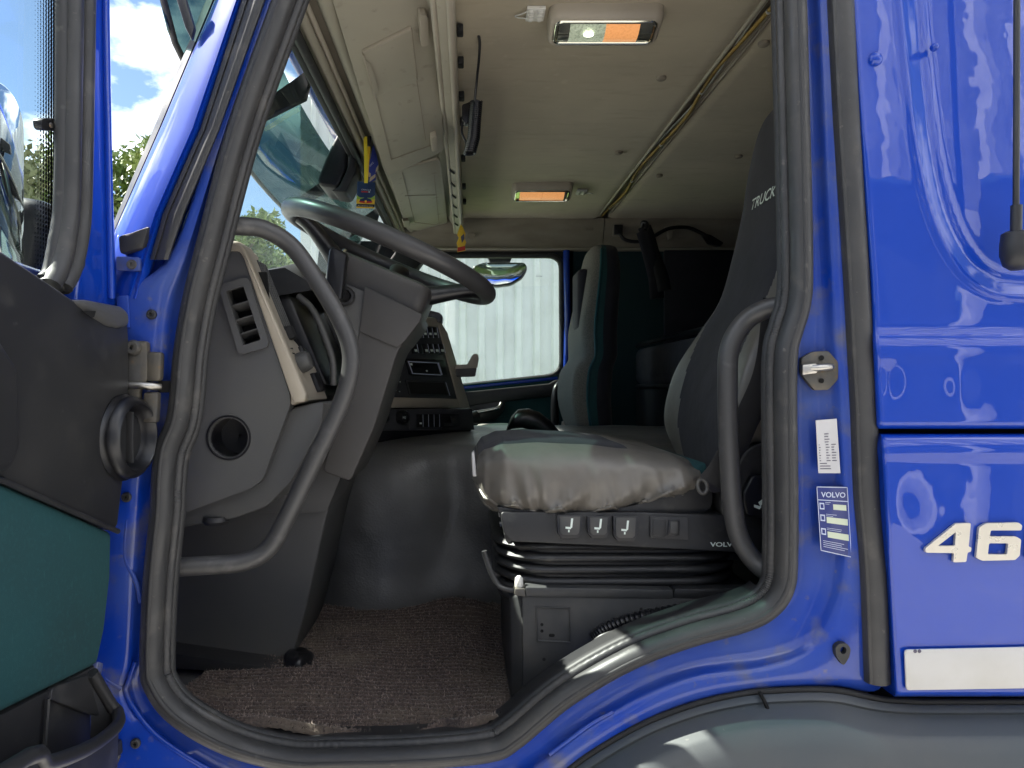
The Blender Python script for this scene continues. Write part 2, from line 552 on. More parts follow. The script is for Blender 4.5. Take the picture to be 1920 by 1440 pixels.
def text_mesh(name, body, origin, xdir, ydir, height, mat, parent, extrude=0.0006, shear=0.0, width=None, bold=0.0):
    cu = bpy.data.curves.new(name, 'FONT')
    cu.body = body
    cu.size = 1.0
    cu.shear = shear
    cu.extrude = 0.0
    cu.offset = bold
    cu.resolution_u = 3
    ob = bpy.data.objects.new(name + '_curve', cu)
    me = ob.to_mesh().copy()
    bpy.data.objects.remove(ob)
    if len(me.vertices) == 0:
        return None
    xs = [v.co.x for v in me.vertices]; ys = [v.co.y for v in me.vertices]
    x0, x1, y0, y1 = min(xs), max(xs), min(ys), max(ys)
    sy = height / (y1 - y0)
    sx = width / (x1 - x0) if width else sy
    xd = Vector(xdir).normalized(); yd = Vector(ydir).normalized()
    nd = xd.cross(yd).normalized()
    for v in me.vertices:
        v.co = Vector(origin) + xd * ((v.co.x - x0) * sx) + yd * ((v.co.y - y0) * sy) + nd * extrude
    me.materials.clear()
    me.materials.append(MATS[mat])
    o = bpy.data.objects.new(name, me)
    return link(o, parent)

# ================================================================== the setting
def structure(o):
    o['kind'] = 'structure'
    return o

g = grid('ground', lambda u, v: (lerp(-400, 400, u), lerp(-400, 400, v), 0.0), 4, 4, 'concrete')
structure(g)

verge = grid('grass_verge', lambda u, v: (lerp(-6, 8, u), lerp(3.6, 5.25, v), 0.02 + 0.02 * noise.noise(Vector((u * 40, v * 9, 0)))), 60, 12, 'leaf', None)
structure(verge)

def clad_sheet(name, x0, x1, y, z0, z1, pitch, depth, face, mat, parent):
    "one profiled metal sheet, ribs upright"
    prof = []
    x = x0
    while x < x1 - 1e-6:
        for dx, dy in ((0, 0), (pitch * 0.55, 0), (pitch * 0.66, 1), (pitch * 0.89, 1)):
            if x + dx < x1:
                prof.append((x + dx, y + face * depth * dy))
        x += pitch
    prof.append((x1, y))
    v = [(a, b, z0) for a, b in prof] + [(a, b, z1) for a, b in prof]
    n = len(prof)
    f = [(i, i + 1, n + i + 1, n + i) for i in range(n - 1)]
    return mesh(name, v, f, mat, parent, 20)

# white profiled wall beyond the far window
wall = thing('corrugated_wall', 'white corrugated metal wall seen through the far side window', 'wall', (2.0, 5.4, 0))
for i in range(9):
    clad_sheet('panel', -1.55 + i * 1.02, -1.55 + (i + 1) * 1.02 + 0.015, 5.4 - 0.004 * (i % 2), 0.25, 4.4, 0.17, 0.034, -1, 'cladding', wall)
box('plinth', (3.05, 5.55, 0.125), (9.4, 0.3, 0.25), 'concrete', wall, 0.01)
for i in range(24):   # fixing screws along two girts
    lathe('screw', (-1.4 + 0.34 * i, 5.394, 1.22 + 0.0 * i), (0, -1, 0), [(0.006, 0), (0.006, 0.006), (0.003, 0.008)], 'dirty_steel', wall, 8)
tx = text_mesh('stamp', '00000', S(1005, 519, 5.36), (1, 0, 0), (0, 0, 1), 0.010, 'ink', wall, 0.001, width=0.058)

# invented unseen building behind the camera, added for paint reflections and side light
wh = thing('reflection_building', 'invented unseen pale building with dark doors, added for reflections in the blue paint', 'building', (3, -5.4, 0))
for i in range(16):
    clad_sheet('panel', -10 + i * 1.6, -10 + (i + 1) * 1.6 + 0.02, -5.4 - 0.006 * (i % 2), 3.95, 7.6, 0.40, 0.13, 1, 'cladding_back', wh)
for i in range(5):  # dark doors added to give the paint its deep blue band
    box('reflection_door', (-7.65 + i * 4.9, -5.6, 1.975), (4.8, 0.12, 3.95), 'door_steel', wh, 0.02)
for x in (-10.1, -5.2, -0.3, 3.45, 4.62, 9.5, 14.4):  # white posts added for the bright streaks reflected in the paint
    box('post', (x, -5.45, 1.975), (0.16, 0.12, 3.95), 'post_white', wh, 0.01)
box('roof', (2.8, -9.4, 7.7), (26, 8.2, 0.2), 'cladding_back', wh, 0.02)

# trees in front of the truck
def tree(label, base, h, crown_r, nleaf, leafmat, seed, leaf=0.13, crown_z=0.62):
    rnd = random.Random(seed)
    t = thing('tree', label, 'tree', base, 'trees beyond the cab')
    bx_, by_, _ = base
    pts = [Vector((bx_ + 0.15 * math.sin(k * 1.3 + seed), by_ + 0.12 * math.cos(k * 1.7 + seed), h * 0.8 * k / 6)) for k in range(7)]
    tube('trunk', catmull(pts, 3), [lerp(0.16, 0.04, k / 18) * h / 7 for k in range(19)], 'bark', t, 8)
    clumps = []
    for k in range(9):
        a = rnd.uniform(0, 6.28)
        s = pts[2 + k % 4]
        e = Vector((bx_ + math.cos(a) * crown_r * rnd.uniform(0.5, 0.95), by_ + math.sin(a) * crown_r * rnd.uniform(0.5, 0.95), s.z + h * rnd.uniform(0.12, 0.32)))
        tube('limb', catmull([s, (s + e) / 2 + Vector((0, 0, 0.25)), e], 3), [lerp(0.06, 0.015, q / 6) * h / 7 for q in range(7)], 'bark', t, 6)
        clumps.append((e, crown_r * rnd.uniform(0.28, 0.48)))
    for k in range(22):
        a = rnd.uniform(0, 6.28); el = rnd.uniform(-0.7, 1.2)
        rr = crown_r * rnd.uniform(0.35, 1.0)
        clumps.append((Vector((bx_ + math.cos(a) * rr * math.cos(el), by_ + math.sin(a) * rr * math.cos(el), h * crown_z + math.sin(el) * rr * h * 0.38 / crown_r)), crown_r * rnd.uniform(0.16, 0.38)))
    v, f = [], []
    for k in range(nleaf):
        c, r = clumps[k % len(clumps)]
        d = Vector((rnd.gauss(0, 1), rnd.gauss(0, 1), rnd.gauss(0, 0.8)))
        p = c + d.normalized() * r * (rnd.random() ** 0.45) 
        a = Vector((rnd.gauss(0, 1), rnd.gauss(0, 1), rnd.gauss(0, 1))).normalized()
        b = a.cross(Vector((rnd.gauss(0, 1), rnd.gauss(0, 1), rnd.gauss(0, 1)))).normalized()
        s = leaf * rnd.uniform(0.6, 1.4)
        n = len(v)
        v += [p - a * s, p + b * s * 0.42, p + a * s, p - b * s * 0.42]
        f.append((n, n + 1, n + 2, n + 3))
    mesh('crown', v, f, leafmat, t, 0)
    return t

tree('bright green tree showing between door frame and windscreen pillar', (-9.9, 19.0, 0), 9.3, 2.4, 15000, 'leaf', 3, 0.12)
tree('pale feathery tree seen through the open door\'s window', (-13.0, 16.5, 0), 8.2, 2.3, 12000, 'leaf_pale', 5, 0.12)
tree('young green tree seen through the windscreen above the dashboard', (-8.3, 24.0, 0), 8.3, 1.9, 12000, 'leaf', 9, 0.13)
tree('leafy tree low at the edge of the door glass behind the mirror', (-19.5, 24.0, 0), 7.6, 3.2, 10000, 'leaf', 12, 0.16)

# ================================================================== the truck
truck = thing('truck', 'blue truck cab with its driver side door standing open', 'truck', (0.3, 1.1, 0))

# ---- door opening: seal centre A, crease B, outer edge C (photo pixels)
ABC = [
 ((578,-120),(555,-128),(540,-133)), ((533,0),(512,-5),(499,-8)), ((448,240),(428,234),(408,228)), ((384,480),(352,480),(318,478)),
 ((362,570),(322,570),(212,560)), ((347,660),(312,660),(208,660)), ((340,740),(302,740),(203,740)), ((332,793),(292,795),(200,800)),
 ((312,845),(274,850),(196,860)), ((305,910),(265,912),(192,920)), ((303,960),(262,962),(188,980)), ((290,1090),(254,1095),(178,1100)),
 ((284,1236),(246,1236),(160,1240)), ((292,1285),(234,1290),(140,1310)), ((335,1340),(262,1352),(110,1420)), ((430,1394),(350,1420),(170,1580)),
 ((540,1423),(480,1482),(450,1640)), ((640,1424),(640,1500),(640,1640)), ((780,1420),(800,1492),(830,1600)), ((915,1407),(950,1462),(990,1530)),
 ((965,1383),(1012,1428),(1050,1462)), ((1060,1305),(1110,1356),(1135,1400)), ((1180,1235),(1215,1296),(1235,1344)), ((1290,1193),(1312,1262),(1325,1312)),
 ((1390,1165),(1430,1246),(1440,1292)), ((1440,1140),(1515,1215),(1560,1287)), ((1468,1100),(1560,1140),(1655,1285)), ((1474,1040),(1578,1060),(1655,1130)),
 ((1474,900),(1578,900),(1650,960)), ((1472,740),(1570,740),(1645,780)), ((1474,660),(1562,660),(1640,680)), ((1484,620),(1560,620),(1638,630)),
 ((1498,570),(1558,570),(1634,575)), ((1502,500),(1555,500),(1630,505)), ((1498,300),(1545,300),(1616,305)), ((1490,0),(1532,0),(1594,0)),
 ((1486,-120),(1525,-120),(1588,-120)), ((1440,-220),(1460,-265),(1500,-330)), ((1000,-240),(1000,-290),(1000,-360)), ((640,-220),(622,-270),(592,-340)),
]
def ring(k, n=8):
    return [(p.x, p.y) for p in catmull([Vector((*a[k], 0)) for a in ABC], n, True)]
RA, RB, RC = ring(0), ring(1), ring(2)
NR = len(RA)
def mixr(R1, R2, t):
    return [(lerp(a[0], b[0], t), lerp(a[1], b[1], t)) for a, b in zip(R1, R2)]
def inward(R, d):
    out = []
    for i in range(len(R)):
        a = Vector(R[i - 2]); b = Vector(R[(i + 2) % len(R)])
        t = (b - a).normalized()
        out.append((R[i][0] + t.y * d, R[i][1] - t.x * d))       # path runs down the left side first
    return out
def lift(R, Y):
    return [S(x, y, Y) for x, y in R]
rings = [lift(inward(RA, 14), 0.10), lift(inward(RA, 10), 0.03), lift(RA, 0.022), lift(mixr(RA, RB, 0.5), 0.020), lift(mixr(RA, RB, 0.88), 0.014),
         lift(RB, 0.004), lift(mixr(RB, RC, 0.15), -0.002), lift(mixr(RB, RC, 0.8), -0.004), lift(RC, 0.002), lift(RC, 0.09)]
loft('door_frame', rings, 'blue_jamb', truck, caps=False, smooth=70)

# ---- door seal: bulb and ribbed inner lip
tube('door_seal', lift(RA, 0.000), 0.0170, 'rubber', truck, 14, True, flat=(1.0, 1.15), up=(0, 1, 0))
tube('seal_groove', lift(inward(RA, -8), -0.0165), 0.0045, 'rubber_dark', truck, 8, True, up=(0, 1, 0))
lip = lift(inward(RA, 27), 0.012)
lip2 = catmull(lip, 3, True)
tube('seal_lip', lip2, 0.0088, 'rubber', truck, 8, True, up=(0, 1, 0), ripple=(-0.12, 2.1))
tube('trim_lip', lift(inward(RA, 35), 0.032), 0.009, 'rubber_dark', truck, 8, True, up=(0, 1, 0))
# scuff plate inside the lower edge
i0 = 15 * 8 + 3; i1 = 25 * 8 + 4
seg = list(range(i0, i1))
Ri = inward(RA, 38); Ro = inward(RA, 62)
sp_r = [[S(*Ri[i], 0.03) for i in seg], [S(*mixr(Ri, Ro, 0.15)[i], 0.032) for i in seg], [S(*mixr(Ri, Ro, 0.5)[i], 0.05) for i in seg], [S(*Ro[i], 0.10) for i in seg], [S(*Ro[i], 0.10) + Vector((0, 0, -0.03)) for i in seg]]
loft('scuff_plate', sp_r, 'dark_plastic', truck, closed_ring=False, caps=False)
for px, py in ((371, 1350), (640, 1392), (1000, 1300)):
    pass

# ---- windscreen pillar, in long strips
PY = [-160, -60, 0, 120, 240, 400, 480, 560]
def strip_px(vals, py):
    for a, b in zip(vals, vals[1:]):
        if a[0] <= py <= b[0]:
            return lerp(a[1], b[1], (py - a[0]) / (b[0] - a[0]))
    return vals[-1][1]
E0 = [(-160, 455), (0, 386), (240, 288), (400, 220), (560, 152)]
E1 = [(-160, 472), (0, 402), (240, 301), (400, 230), (560, 160)]
E2 = [(-160, 512), (0, 453), (240, 376), (400, 306), (480, 283), (560, 262)]
E3 = [(-160, 552), (0, 499), (240, 414), (400, 347), (480, 319), (560, 300)]
def pil(name, cols, mat, pys=PY, smooth=60):
    pyd = [lerp(a, b, k / 3) for a, b in zip(pys, pys[1:]) for k in range(3)] + [pys[-1]]
    rows = [[S(lerp(strip_px(A, py), strip_px(B, py), t), py, Y) for (A, B, t, Y) in cols] for py in pyd]
    return loft(name, rows, mat, truck, closed_ring=False, caps=False, smooth=smooth)
pil('windscreen_trim', [(E0, E1, 0, 0.17), (E0, E1, 0.1, 0.115), (E0, E1, 0.8, 0.100), (E0, E1, 1.0, 0.112)], 'rubber')
pil('windscreen_pillar', [(E1, E2, -0.02, 0.115), (E1, E2, 0.03, 0.055), (E1, E2, 0.12, 0.034), (E1, E2, 0.3, 0.018), (E1, E2, 0.5, 0.005), (E1, E2, 0.68, -0.003), (E1, E2, 0.80, -0.006), (E1, E2, 0.84, -0.002), (E1, E2, 0.9, -0.006), (E1, E2, 1.05, 0.006), (E2, E3, 0.3, 0.03), (E2, E3, 1.1, 0.03)], 'blue_paint')
PYr = [-160, -60, 0, 120, 240, 400, 487]
pil('pillar_weatherstrip', [(E2, E3, -0.03, 0.03), (E2, E3, 0.0, -0.003), (E2, E3, 0.05, -0.007), (E2, E3, 0.22, -0.009), (E2, E3, 0.26, -0.006), (E2, E3, 0.30, -0.009), (E2, E3, 0.5, -0.013), (E2, E3, 0.72, -0.017), (E2, E3, 0.92, -0.014), (E2, E3, 0.98, -0.005), (E2, E3, 1.0, 0.03)], 'rubber', PYr)
prism('mirror_arm_cover', [S(x, y, -0.012) for x, y in ((219, 441), (240, 436), (279, 422), (276, 436), (268, 466), (222, 476))], (0, 0.06, 0), 'dark_plastic', truck, 0.006)

# ---- hinge pillar fittings
hp = prism('hinge_plate', [S(x, y, -0.006) for x, y in round_poly([(225, 640), (283, 640), (283, 715), (268, 730), (268, 795), (225, 795)], 8)], (0, -0.014, 0), 'dirty_steel', truck, 0.003)
lathe('bolt', S(252, 652, -0.02), (0, -1, 0), [(0.012, 0), (0.012, 0.006), (0.009, 0.010), (0.004, 0.010), (0.003, 0.004)], 'dirty_steel', hp, 12)
prism('door_hinge', [S(x, y, -0.003) for x, y in ((282, 660), (311, 661), (309, 714), (282, 716))], (0, -0.016, 0), 'dirty_steel', truck, 0.005)
prism('door_hinge', [S(x, y, -0.003) for x, y in ((276, 735), (305, 735), (302, 792), (274, 792))], (0, -0.016, 0), 'dirty_steel', truck, 0.005)
tube('check_strap', [S(225, 721, -0.02), S(260, 722, -0.02), S(284, 724, -0.018), S(300, 725, -0.006)], 0.0058, 'steel', truck, 8)
prism('strap_slot', [S(x, y, -0.0055) for x, y in ((297, 714), (322, 714), (322, 736), (297, 736))], (0, 0.004, 0), 'void_black', truck)
for (px, py) in ((285, 590), (238, 932), (255, 1393)):
    lathe('screw', S(px, py, -0.004), (0, -1, 0), [(0.0078, 0), (0.0078, 0.003), (0.006, 0.005), (0.0028, 0.005), (0.0022, 0.0015)], 'rubber_dark', truck, 16)
br = prism('bracket', [S(x, y, -0.004) for x, y in round_poly([(222, 482), (266, 484), (266, 510), (222, 508)], 4)], (0, -0.008, 0), 'blue_jamb', truck, 0.003)
lathe('screw', S(247, 496, -0.012), (0, -1, 0), [(0.008, 0), (0.007, 0.003), (0.003, 0.003), (0.002, 0.001)], 'dirty_steel', br, 12)
prism('bracket', [S(x, y, -0.004) for x, y in ((222, 556), (243, 554), (246, 615), (222, 615))], (0, -0.006, 0), 'blue_jamb', truck, 0.002)
# pressed ridges low on the hinge pillar
tube('pressed_ridge', catmull([S(x, y, 0.0005) for x, y in ((238, 975), (234, 1030), (238, 1056), (256, 1092), (264, 1130))], 4), 0.0038, 'blue_jamb', truck, 8)
tube('pressed_ridge', catmull([S(x, y, 0.0035) for x, y in ((254, 1240), (240, 1280), (236, 1295), (250, 1325), (290, 1375), (360, 1424), (440, 1468))], 5), 0.0042, 'blue_jamb', truck, 8)
tube('pressed_ridge', catmull([S(x, y, 0.000) for x, y in ((188, 1262), (205, 1278), (228, 1292))], 4), 0.004, 'blue_jamb', truck, 8)
cl = prism('wiring_clip', [S(x, y, -0.006) for x, y in round_poly([(214, 1384), (229, 1386), (231, 1410), (222, 1418), (212, 1414)], 4)], (0, -0.02, 0), 'dark_plastic', truck, 0.004)
tube('clip_strap', catmull([S(220, 1415, -0.016), S(214, 1430, -0.02), S(206, 1450, -0.018)], 4), 0.006, 'rubber', cl, 8)

# ---- rear quarter: weatherstrip, upper and lower side panels
ws = catmull([S(x, y, -0.006) for x, y in ((1568, -200), (1571, -80), (1575, 0), (1585, 200), (1595, 360), (1605, 520), (1618, 760), (1624, 920), (1636, 1060), (1644, 1277))], 6)
tube('weatherstrip', ws, 0.0195, 'rubber', truck, 14, flat=(1.0, 1.0), up=(0, 1, 0))
tube('weatherstrip_bead', [p + Vector((-0.014, -0.009, 0)) for p in ws], 0.0045, 'rubber', truck, 8)
ridge = catmull([Vector((x, y, 0)) for x, y in ((1694, -400), (1700, -150), (1708, 0), (1722, 150), (1740, 290), (1766, 400), (1805, 480), (1850, 522), (1910, 537), (2100, 540), (2600, 542))], 6)
rseg = [(a, b) for a, b in zip(ridge, ridge[1:])]
def ridge_sd(x, y):
    best, sg = 1e9, 1
    for a, b in rseg:
        d = b - a
        px_, py_ = x - a.x, y - a.y
        t = max(0, min(1, (px_ * d.x + py_ * d.y) / d.length_squared))
        ex, ey = px_ - d.x * t, py_ - d.y * t
        q = ex * ex + ey * ey
        if q < best:
            best = q
            sg = 1 if (d.x * py_ - d.y * px_) < 0 else -1      # + on the upper right side
    return sg * math.sqrt(best)
def up_left(py):
    return strip_px([(-400, 1566), (0, 1592), (200, 1606), (520, 1630), (804, 1643)], py)
def cols(n, a, b, dense):
    return [lerp(a, b, (k / n) ** dense) for k in range(n + 1)]
def upper_fn(u, v):
    py = lerp(-320, 804, v)
    x0 = up_left(py)
    px = lerp(x0, 2440, u ** 1.9)
    sd = ridge_sd(px, py)
    Y = -0.034
    Y += 0.011 * smooth01((sd + 20) / 40) - 0.0035 * math.exp(-((sd + 20) / 6) ** 2) - 0.0035 * math.exp(-((sd - 20) / 6) ** 2)
    Y += 0.007 * (0.5 + 0.5 * math.tanh((630 - py) / 14)) - 0.004 * math.exp(-((py - 655) / 26) ** 2)
    Y += 0.030 * smooth01((620 - py) / 1500)
    ex = (px - x0) / 14
    if ex < 1:
        Y += 0.016 * (1 - math.sqrt(max(0, 1 - (1 - ex) ** 2)))
    ey = (804 - py) / 12
    if ey < 1:
        Y += 0.010 * (1 - math.sqrt(max(0, 1 - (1 - ey) ** 2)))
    Y += 0.003 * math.exp(-(((px - 1665) / 20) ** 2 + ((py - 715) / 26) ** 2)) - 0.002 * math.exp(-(((px - 1800) / 24) ** 2 + ((py - 725) / 30) ** 2))
    return S(px, py, Y)
grid('upper_side_panel', upper_fn, 110, 190, 'blue_paint', truck, 60, thick=(0, 0.06, 0))
def lower_fn(u, v):
    py = lerp(815, 1306, v)
    x0 = strip_px([(815, 1650), (1306, 1677)], py)
    px = lerp(x0, 2440, u ** 1.9)
    Y = -0.040 + 0.006 * smooth01((py - 1000) / 300) - 0.004 * math.exp(-((py - 845) / 16) ** 2)
    for e, r, dpt in (((px - x0) / 12, 1, 0.012), ((py - 815) / 12, 1, 0.010), ((1306 - py) / 10, 1, 0.010)):
        if e < 1:
            Y += dpt * (1 - math.sqrt(max(0, 1 - (1 - e) ** 2)))
    Y += 0.003 * math.exp(-((px - x0) / 60) ** 2) * math.cos(py / 60)
    return S(px, py, Y)
grid('lower_side_panel', lower_fn, 70, 80, 'blue_paint', truck, 60, thick=(0, 0.06, 0))
prism('panel_backing', [S(x, y, 0.035) for x, y in ((1600, -360), (2470, -360), (2470, 1330), (1640, 1330))], (0, 0.02, 0), 'void_black', truck)
for px, py, r in ((1640, 112, 0.011), (1750, 90, 0.006)):
    lathe('stud', S(px, py, -0.018), (0, -1, 0), [(r, 0), (r * 0.95, 0.004), (r * 0.6, 0.008), (r * 0.15, 0.0095)], 'blue_paint', truck, 18)

# model number on the lower panel
def cpx(pts):
    return [(1440 + a / 2.117, 760 + b / 2.117) for a, b in pts]
def glyph(outer, hole, dx=0):
    o = [S(x + dx, y, -0.0415) for x, y in round_poly(cpx(outer), 3)]
    hs = [[S(x + dx, y, -0.0415) for x, y in round_poly(cpx(hole), 3)]] if hole else []
    return plate('numeral', o, hs, (0, -0.0045, 0), 'emblem', truck, 30)
glyph([(738, 467), (797, 465), (788, 559), (800, 561), (797, 579), (784, 581), (779, 619), (727, 620), (731, 584), (619, 582), (616, 566)], [(738, 500), (666, 556), (734, 555)])
six_o = [(830, 482), (858, 466), (985, 463), (1000, 474), (997, 494), (876, 494), (871, 518), (975, 518), (996, 530), (990, 594), (972, 611), (842, 614), (818, 602)]
six_h = [(869, 545), (945, 545), (940, 589), (864, 589)]
glyph(six_o, six_h)
glyph([(1030, 482), (1058, 466), (1180, 463), (1200, 478), (1190, 594), (1172, 611), (1042, 614), (1018, 602)], [(1072, 496), (1148, 495), (1138, 586), (1064, 587)])
rf = prism('reflector_plate', [S(x, y, -0.0385) for x, y in round_poly([(1694, 1217), (2050, 1209), (2050, 1287), (1697, 1293)], 7)], (0, -0.0035, 0), 'reflector', truck, 0.0012)
for px, py in ((1716, 1221), (1724, 1221)):
    lathe('rivet', S(px, py, -0.042), (0, -1, 0), [(0.003, 0), (0.002, 0.001)], 'ink', rf, 8)

# strut with rubber foot on the sleeper side
st = tube('strut', [S(1907, -240, -0.075), S(1906, 200, -0.075), S(1905, 400, -0.07)], 0.0042, 'dark_plastic', truck, 10)
tube('sleeve', [S(1906, 385, -0.071), S(1905, 438, -0.07)], 0.0075, 'dark_plastic', st, 12)
lathe('strut_foot', S(1906, 434, -0.062), (0, 0, -1), [(0.014, 0), (0.019, 0.003), (0.021, 0.02), (0.021, 0.035), (0.017, 0.05), (0.008, 0.057)], 'dark_plastic', truck, 18)

# stickers on the rear pillar
stk = prism('data_sticker', [S(x, y, -0.0005) for x, y in ((1529, 788), (1568, 785), (1575, 887), (1534, 887))], (0, -0.0012, 0), 'paper_white', truck)
sq = [S(1529, 788, -0.0019), S(1568, 785, -0.0019), S(1575, 887, -0.0019), S(1534, 887, -0.0019)]
rnd = random.Random(4)
for k in range(14):
    v0 = 0.26 + k * 0.05
    for (u0, u1) in ([(0.38, 0.38 + rnd.uniform(0.16, 0.34))] if k < 4 else [(0.1, 0.1 + rnd.uniform(0.03, 0.08)), (0.42, 0.42 + rnd.uniform(0.08, 0.2)), (0.68, 0.68 + rnd.uniform(0.1, 0.22))] if k < 11 else [(0.1, 0.1 + rnd.uniform(0.3, 0.6))]):
        on_quad('print_line', sq, rect(u0, v0, u1, v0 + 0.016), 'ink', stk, 0.0003, 0.0, 0)
sb = [S(1530, 912, -0.0005), S(1588, 913, -0.0005), S(1596, 1045, -0.0005), S(1538, 1032, -0.0005)]
svc = prism('service_sticker', sb, (0, -0.0012, 0), 'label_blue', truck)
sb = [p + Vector((0, -0.0014, 0)) for p in sb]
for a in ((0, 0, 1, 0.012), (0, 0.988, 1, 1), (0, 0, 0.02, 1), (0.98, 0, 1, 1), (0, 0.2, 1, 0.212)):
    on_quad('border_line', sb, rect(*a), 'label_line', svc, 0.0003, 0, 0)
text_mesh('lettering', 'VOLVO', bil(sb, 0.12, 0.165) + Vector((0, -0.0005, 0)), sb[1] - sb[0], Vector((0, 0, 1)), 0.0085, 'label_line', svc, 0.0002, width=0.038, bold=0.02)
for a in ((0.50, 0.26, 0.92, 0.34), (0.26, 0.46, 0.94, 0.55), (0.26, 0.68, 0.94, 0.77)):
    on_quad('write_field', sb, rect(*a), 'label_pale', svc, 0.0003, 0, 0)
for v0 in (0.25, 0.43, 0.64):
    on_quad('pictogram', sb, rect(0.06, v0, 0.21, v0 + 0.1), 'label_line', svc, 0.0003, 0, 0)
    on_quad('pictogram_core', sb, rect(0.09, v0 + 0.02, 0.18, v0 + 0.08), 'label_blue', svc, 0.0003, 0.0004, 0)
    for q in range(2):
        on_quad('print_line', sb, rect(0.25, v0 - 0.025 + q * 0.025 + 0.01, 0.25 + rnd.uniform(0.2, 0.5) * (0.5 if v0 < 0.3 else 1), v0 - 0.025 + q * 0.025 + 0.016), 'label_line', svc, 0.0003, 0, 0)
for q in range(4):
    on_quad('print_line', sb, rect(0.1, 0.83 + q * 0.03, rnd.uniform(0.6, 0.92), 0.837 + q * 0.03), 'label_line', svc, 0.0003, 0, 0)

# lock striker
ls = prism('striker_plate', [S(x, y, 0.010) for x, y in round_poly([(1497, 672), (1518, 660), (1548, 658), (1567, 680), (1566, 712), (1548, 731), (1522, 732), (1505, 712), (1497, 700)], 4)], (0, -0.010, 0), 'dirty_steel', truck, 0.002)
tube('striker_bar', [S(1516, 690, -0.006), S(1530, 690, -0.012), S(1556, 688, -0.012), S(1558, 688, 0.0)], 0.0055, 'steel', ls, 10)
prism('striker_block', [S(x, y, -0.0005) for x, y in ((1498, 684), (1526, 681), (1527, 700), (1498, 704))], (0, -0.012, 0), 'steel', ls, 0.003)
for py in (671, 714):
    lathe('screw', S(1540, py, -0.001), (0, -1, 0), [(0.004, 0), (0.004, 0.001), (0.001, 0.001)], 'void_black', ls, 10)
# tear-drop hook low on the pillar
plate('door_stop', [S(x, y, -0.003) for x, y in round_poly([(1560, 1210), (1568, 1202), (1582, 1202), (1589, 1212), (1586, 1228), (1577, 1242), (1573, 1242), (1562, 1226)], 5)],
      [[S(1575 + 6 * math.cos(a * 0.628), 1215 + 7 * math.sin(a * 0.628), -0.003) for a in range(10)]], (0, -0.010, 0), 'rubber_dark', truck)
# sill press mark
tube('pressed_ridge', catmull([S(x, y, 0.0005) for x, y in ((1030, 1414), (1060, 1392), (1110, 1356), (1150, 1334))], 4), 0.0036, 'blue_jamb', truck, 8)

# ---- mudguard
FEc = catmull([Vector((x, y, 0)) for x, y in ((1000, 1530), (1035, 1480), (1075, 1440), (1130, 1402), (1210, 1358), (1300, 1324), (1380, 1305), (1440, 1298), (1560, 1296), (1680, 1316), (1900, 1318), (2440, 1318))], 6)
def off_curve(C, d):
    out = []
    for i, p in enumerate(C):
        t = (C[min(i + 1, len(C) - 1)] - C[max(i - 1, 0)]).normalized()
        out.append((p.x - t.y * d, p.y + t.x * d))
    return out
frows = [(0, 0.05), (0, 0.0), (5, -0.012), (18, -0.020), (22, -0.018), (26, -0.022), (60, -0.060), (72, -0.068), (110, -0.080), (190, -0.088), (420, -0.090)]
fr_ = [[S(x, y, Y) for x, y in off_curve(FEc, d)] for d, Y in frows]
loft('mudguard', fr_, 'fender_plastic', truck, closed_ring=False, caps=False, smooth=50)
tube('mudguard_seal', [S(x, y, -0.004) for x, y in off_curve(FEc, -2)], 0.0052, 'black_matte', truck, 8)
tube('mudguard_split', [S(1424, 1297, -0.012), S(1432, 1312, -0.024), S(1440, 1330, -0.026)], 0.003, 'void_black', truck, 6)
# wheel behind the mudguard opening, below the frame
lathe('front_tyre', (0.63, 0.18, 0.48), (0, -1, 0), [(0.20, -0.12), (0.44, -0.13), (0.48, -0.08), (0.48, 0.08), (0.44, 0.13), (0.30, 0.13), (0.26, 0.10), (0.05, 0.10)], 'rubber_dark', truck, 40)

# ---- closed shell round the cabin (mostly out of sight)
box('roof_panel', (0.45, 1.13, ZC + 0.875), (1.86, 2.30, 0.03), 'blue_paint', truck, 0.01)
box('rear_wall', (1.345, 1.13, ZC + 0.05), (0.03, 2.24, 1.62), 'black_matte', truck, 0.004)
box('front_panel', (-0.745, 1.13, ZC - 0.42), (0.04, 2.26, 0.90), 'blue_paint', truck, 0.01)
box('front_corner', (-0.665, 0.10, ZC - 0.28), (0.15, 0.06, 0.92), 'blue_paint', truck, 0.02)
box('side_lining', (0.98, 0.085, ZC + 0.08), (0.72, 0.03, 1.56), 'black_matte', truck, 0.004)
box('far_side_panel', (0.30, 2.335, ZC - 0.45), (2.1, 0.03, 0.86), 'blue_paint', truck, 0.01)
box('far_quarter_panel', (0.92, 2.335, ZC + 0.42), (0.84, 0.03, 0.9), 'blue_paint', truck, 0.01)
box('floor', (0.30, 1.13, ZC - 0.635), (2.10, 2.20, 0.05), 'tunnel_rubber', truck, 0.004)

# ---- ceiling
def ceil_fn(x0, x1):
    def fn(u, v):
        x, y = lerp(x0, x1, u), lerp(0.07, 2.17, v)
        z = 0.78 + 0.004 * noise.noise(Vector((x * 4, y * 3, 1))) - 0.03 * smooth01((y - 2.05) / 0.14) * 0.4
        e = min(u, 1 - u) * (x1 - x0)
        z += 0.008 * (1 - smooth01(e / 0.03))
        return W(x, y, z)
    return fn
grid('ceiling_panel', ceil_fn(-0.06, 0.604), 60, 100, 'ceiling_fabric', truck, 70, thick=(0, 0, 0.03))
grid('ceiling_panel', ceil_fn(0.640, 1.335), 50, 90, 'ceiling_fabric', truck, 70, thick=(0, 0, 0.03))
box('ceiling_channel', (0.622, 1.13, ZC + 0.815), (0.10, 2.2, 0.02), 'header_trim', truck, 0.002)
tube('channel_edge', [W(0.600, 0.08, 0.782), W(0.600, 2.16, 0.782)], 0.0055, 'beige_grey', truck, 8)
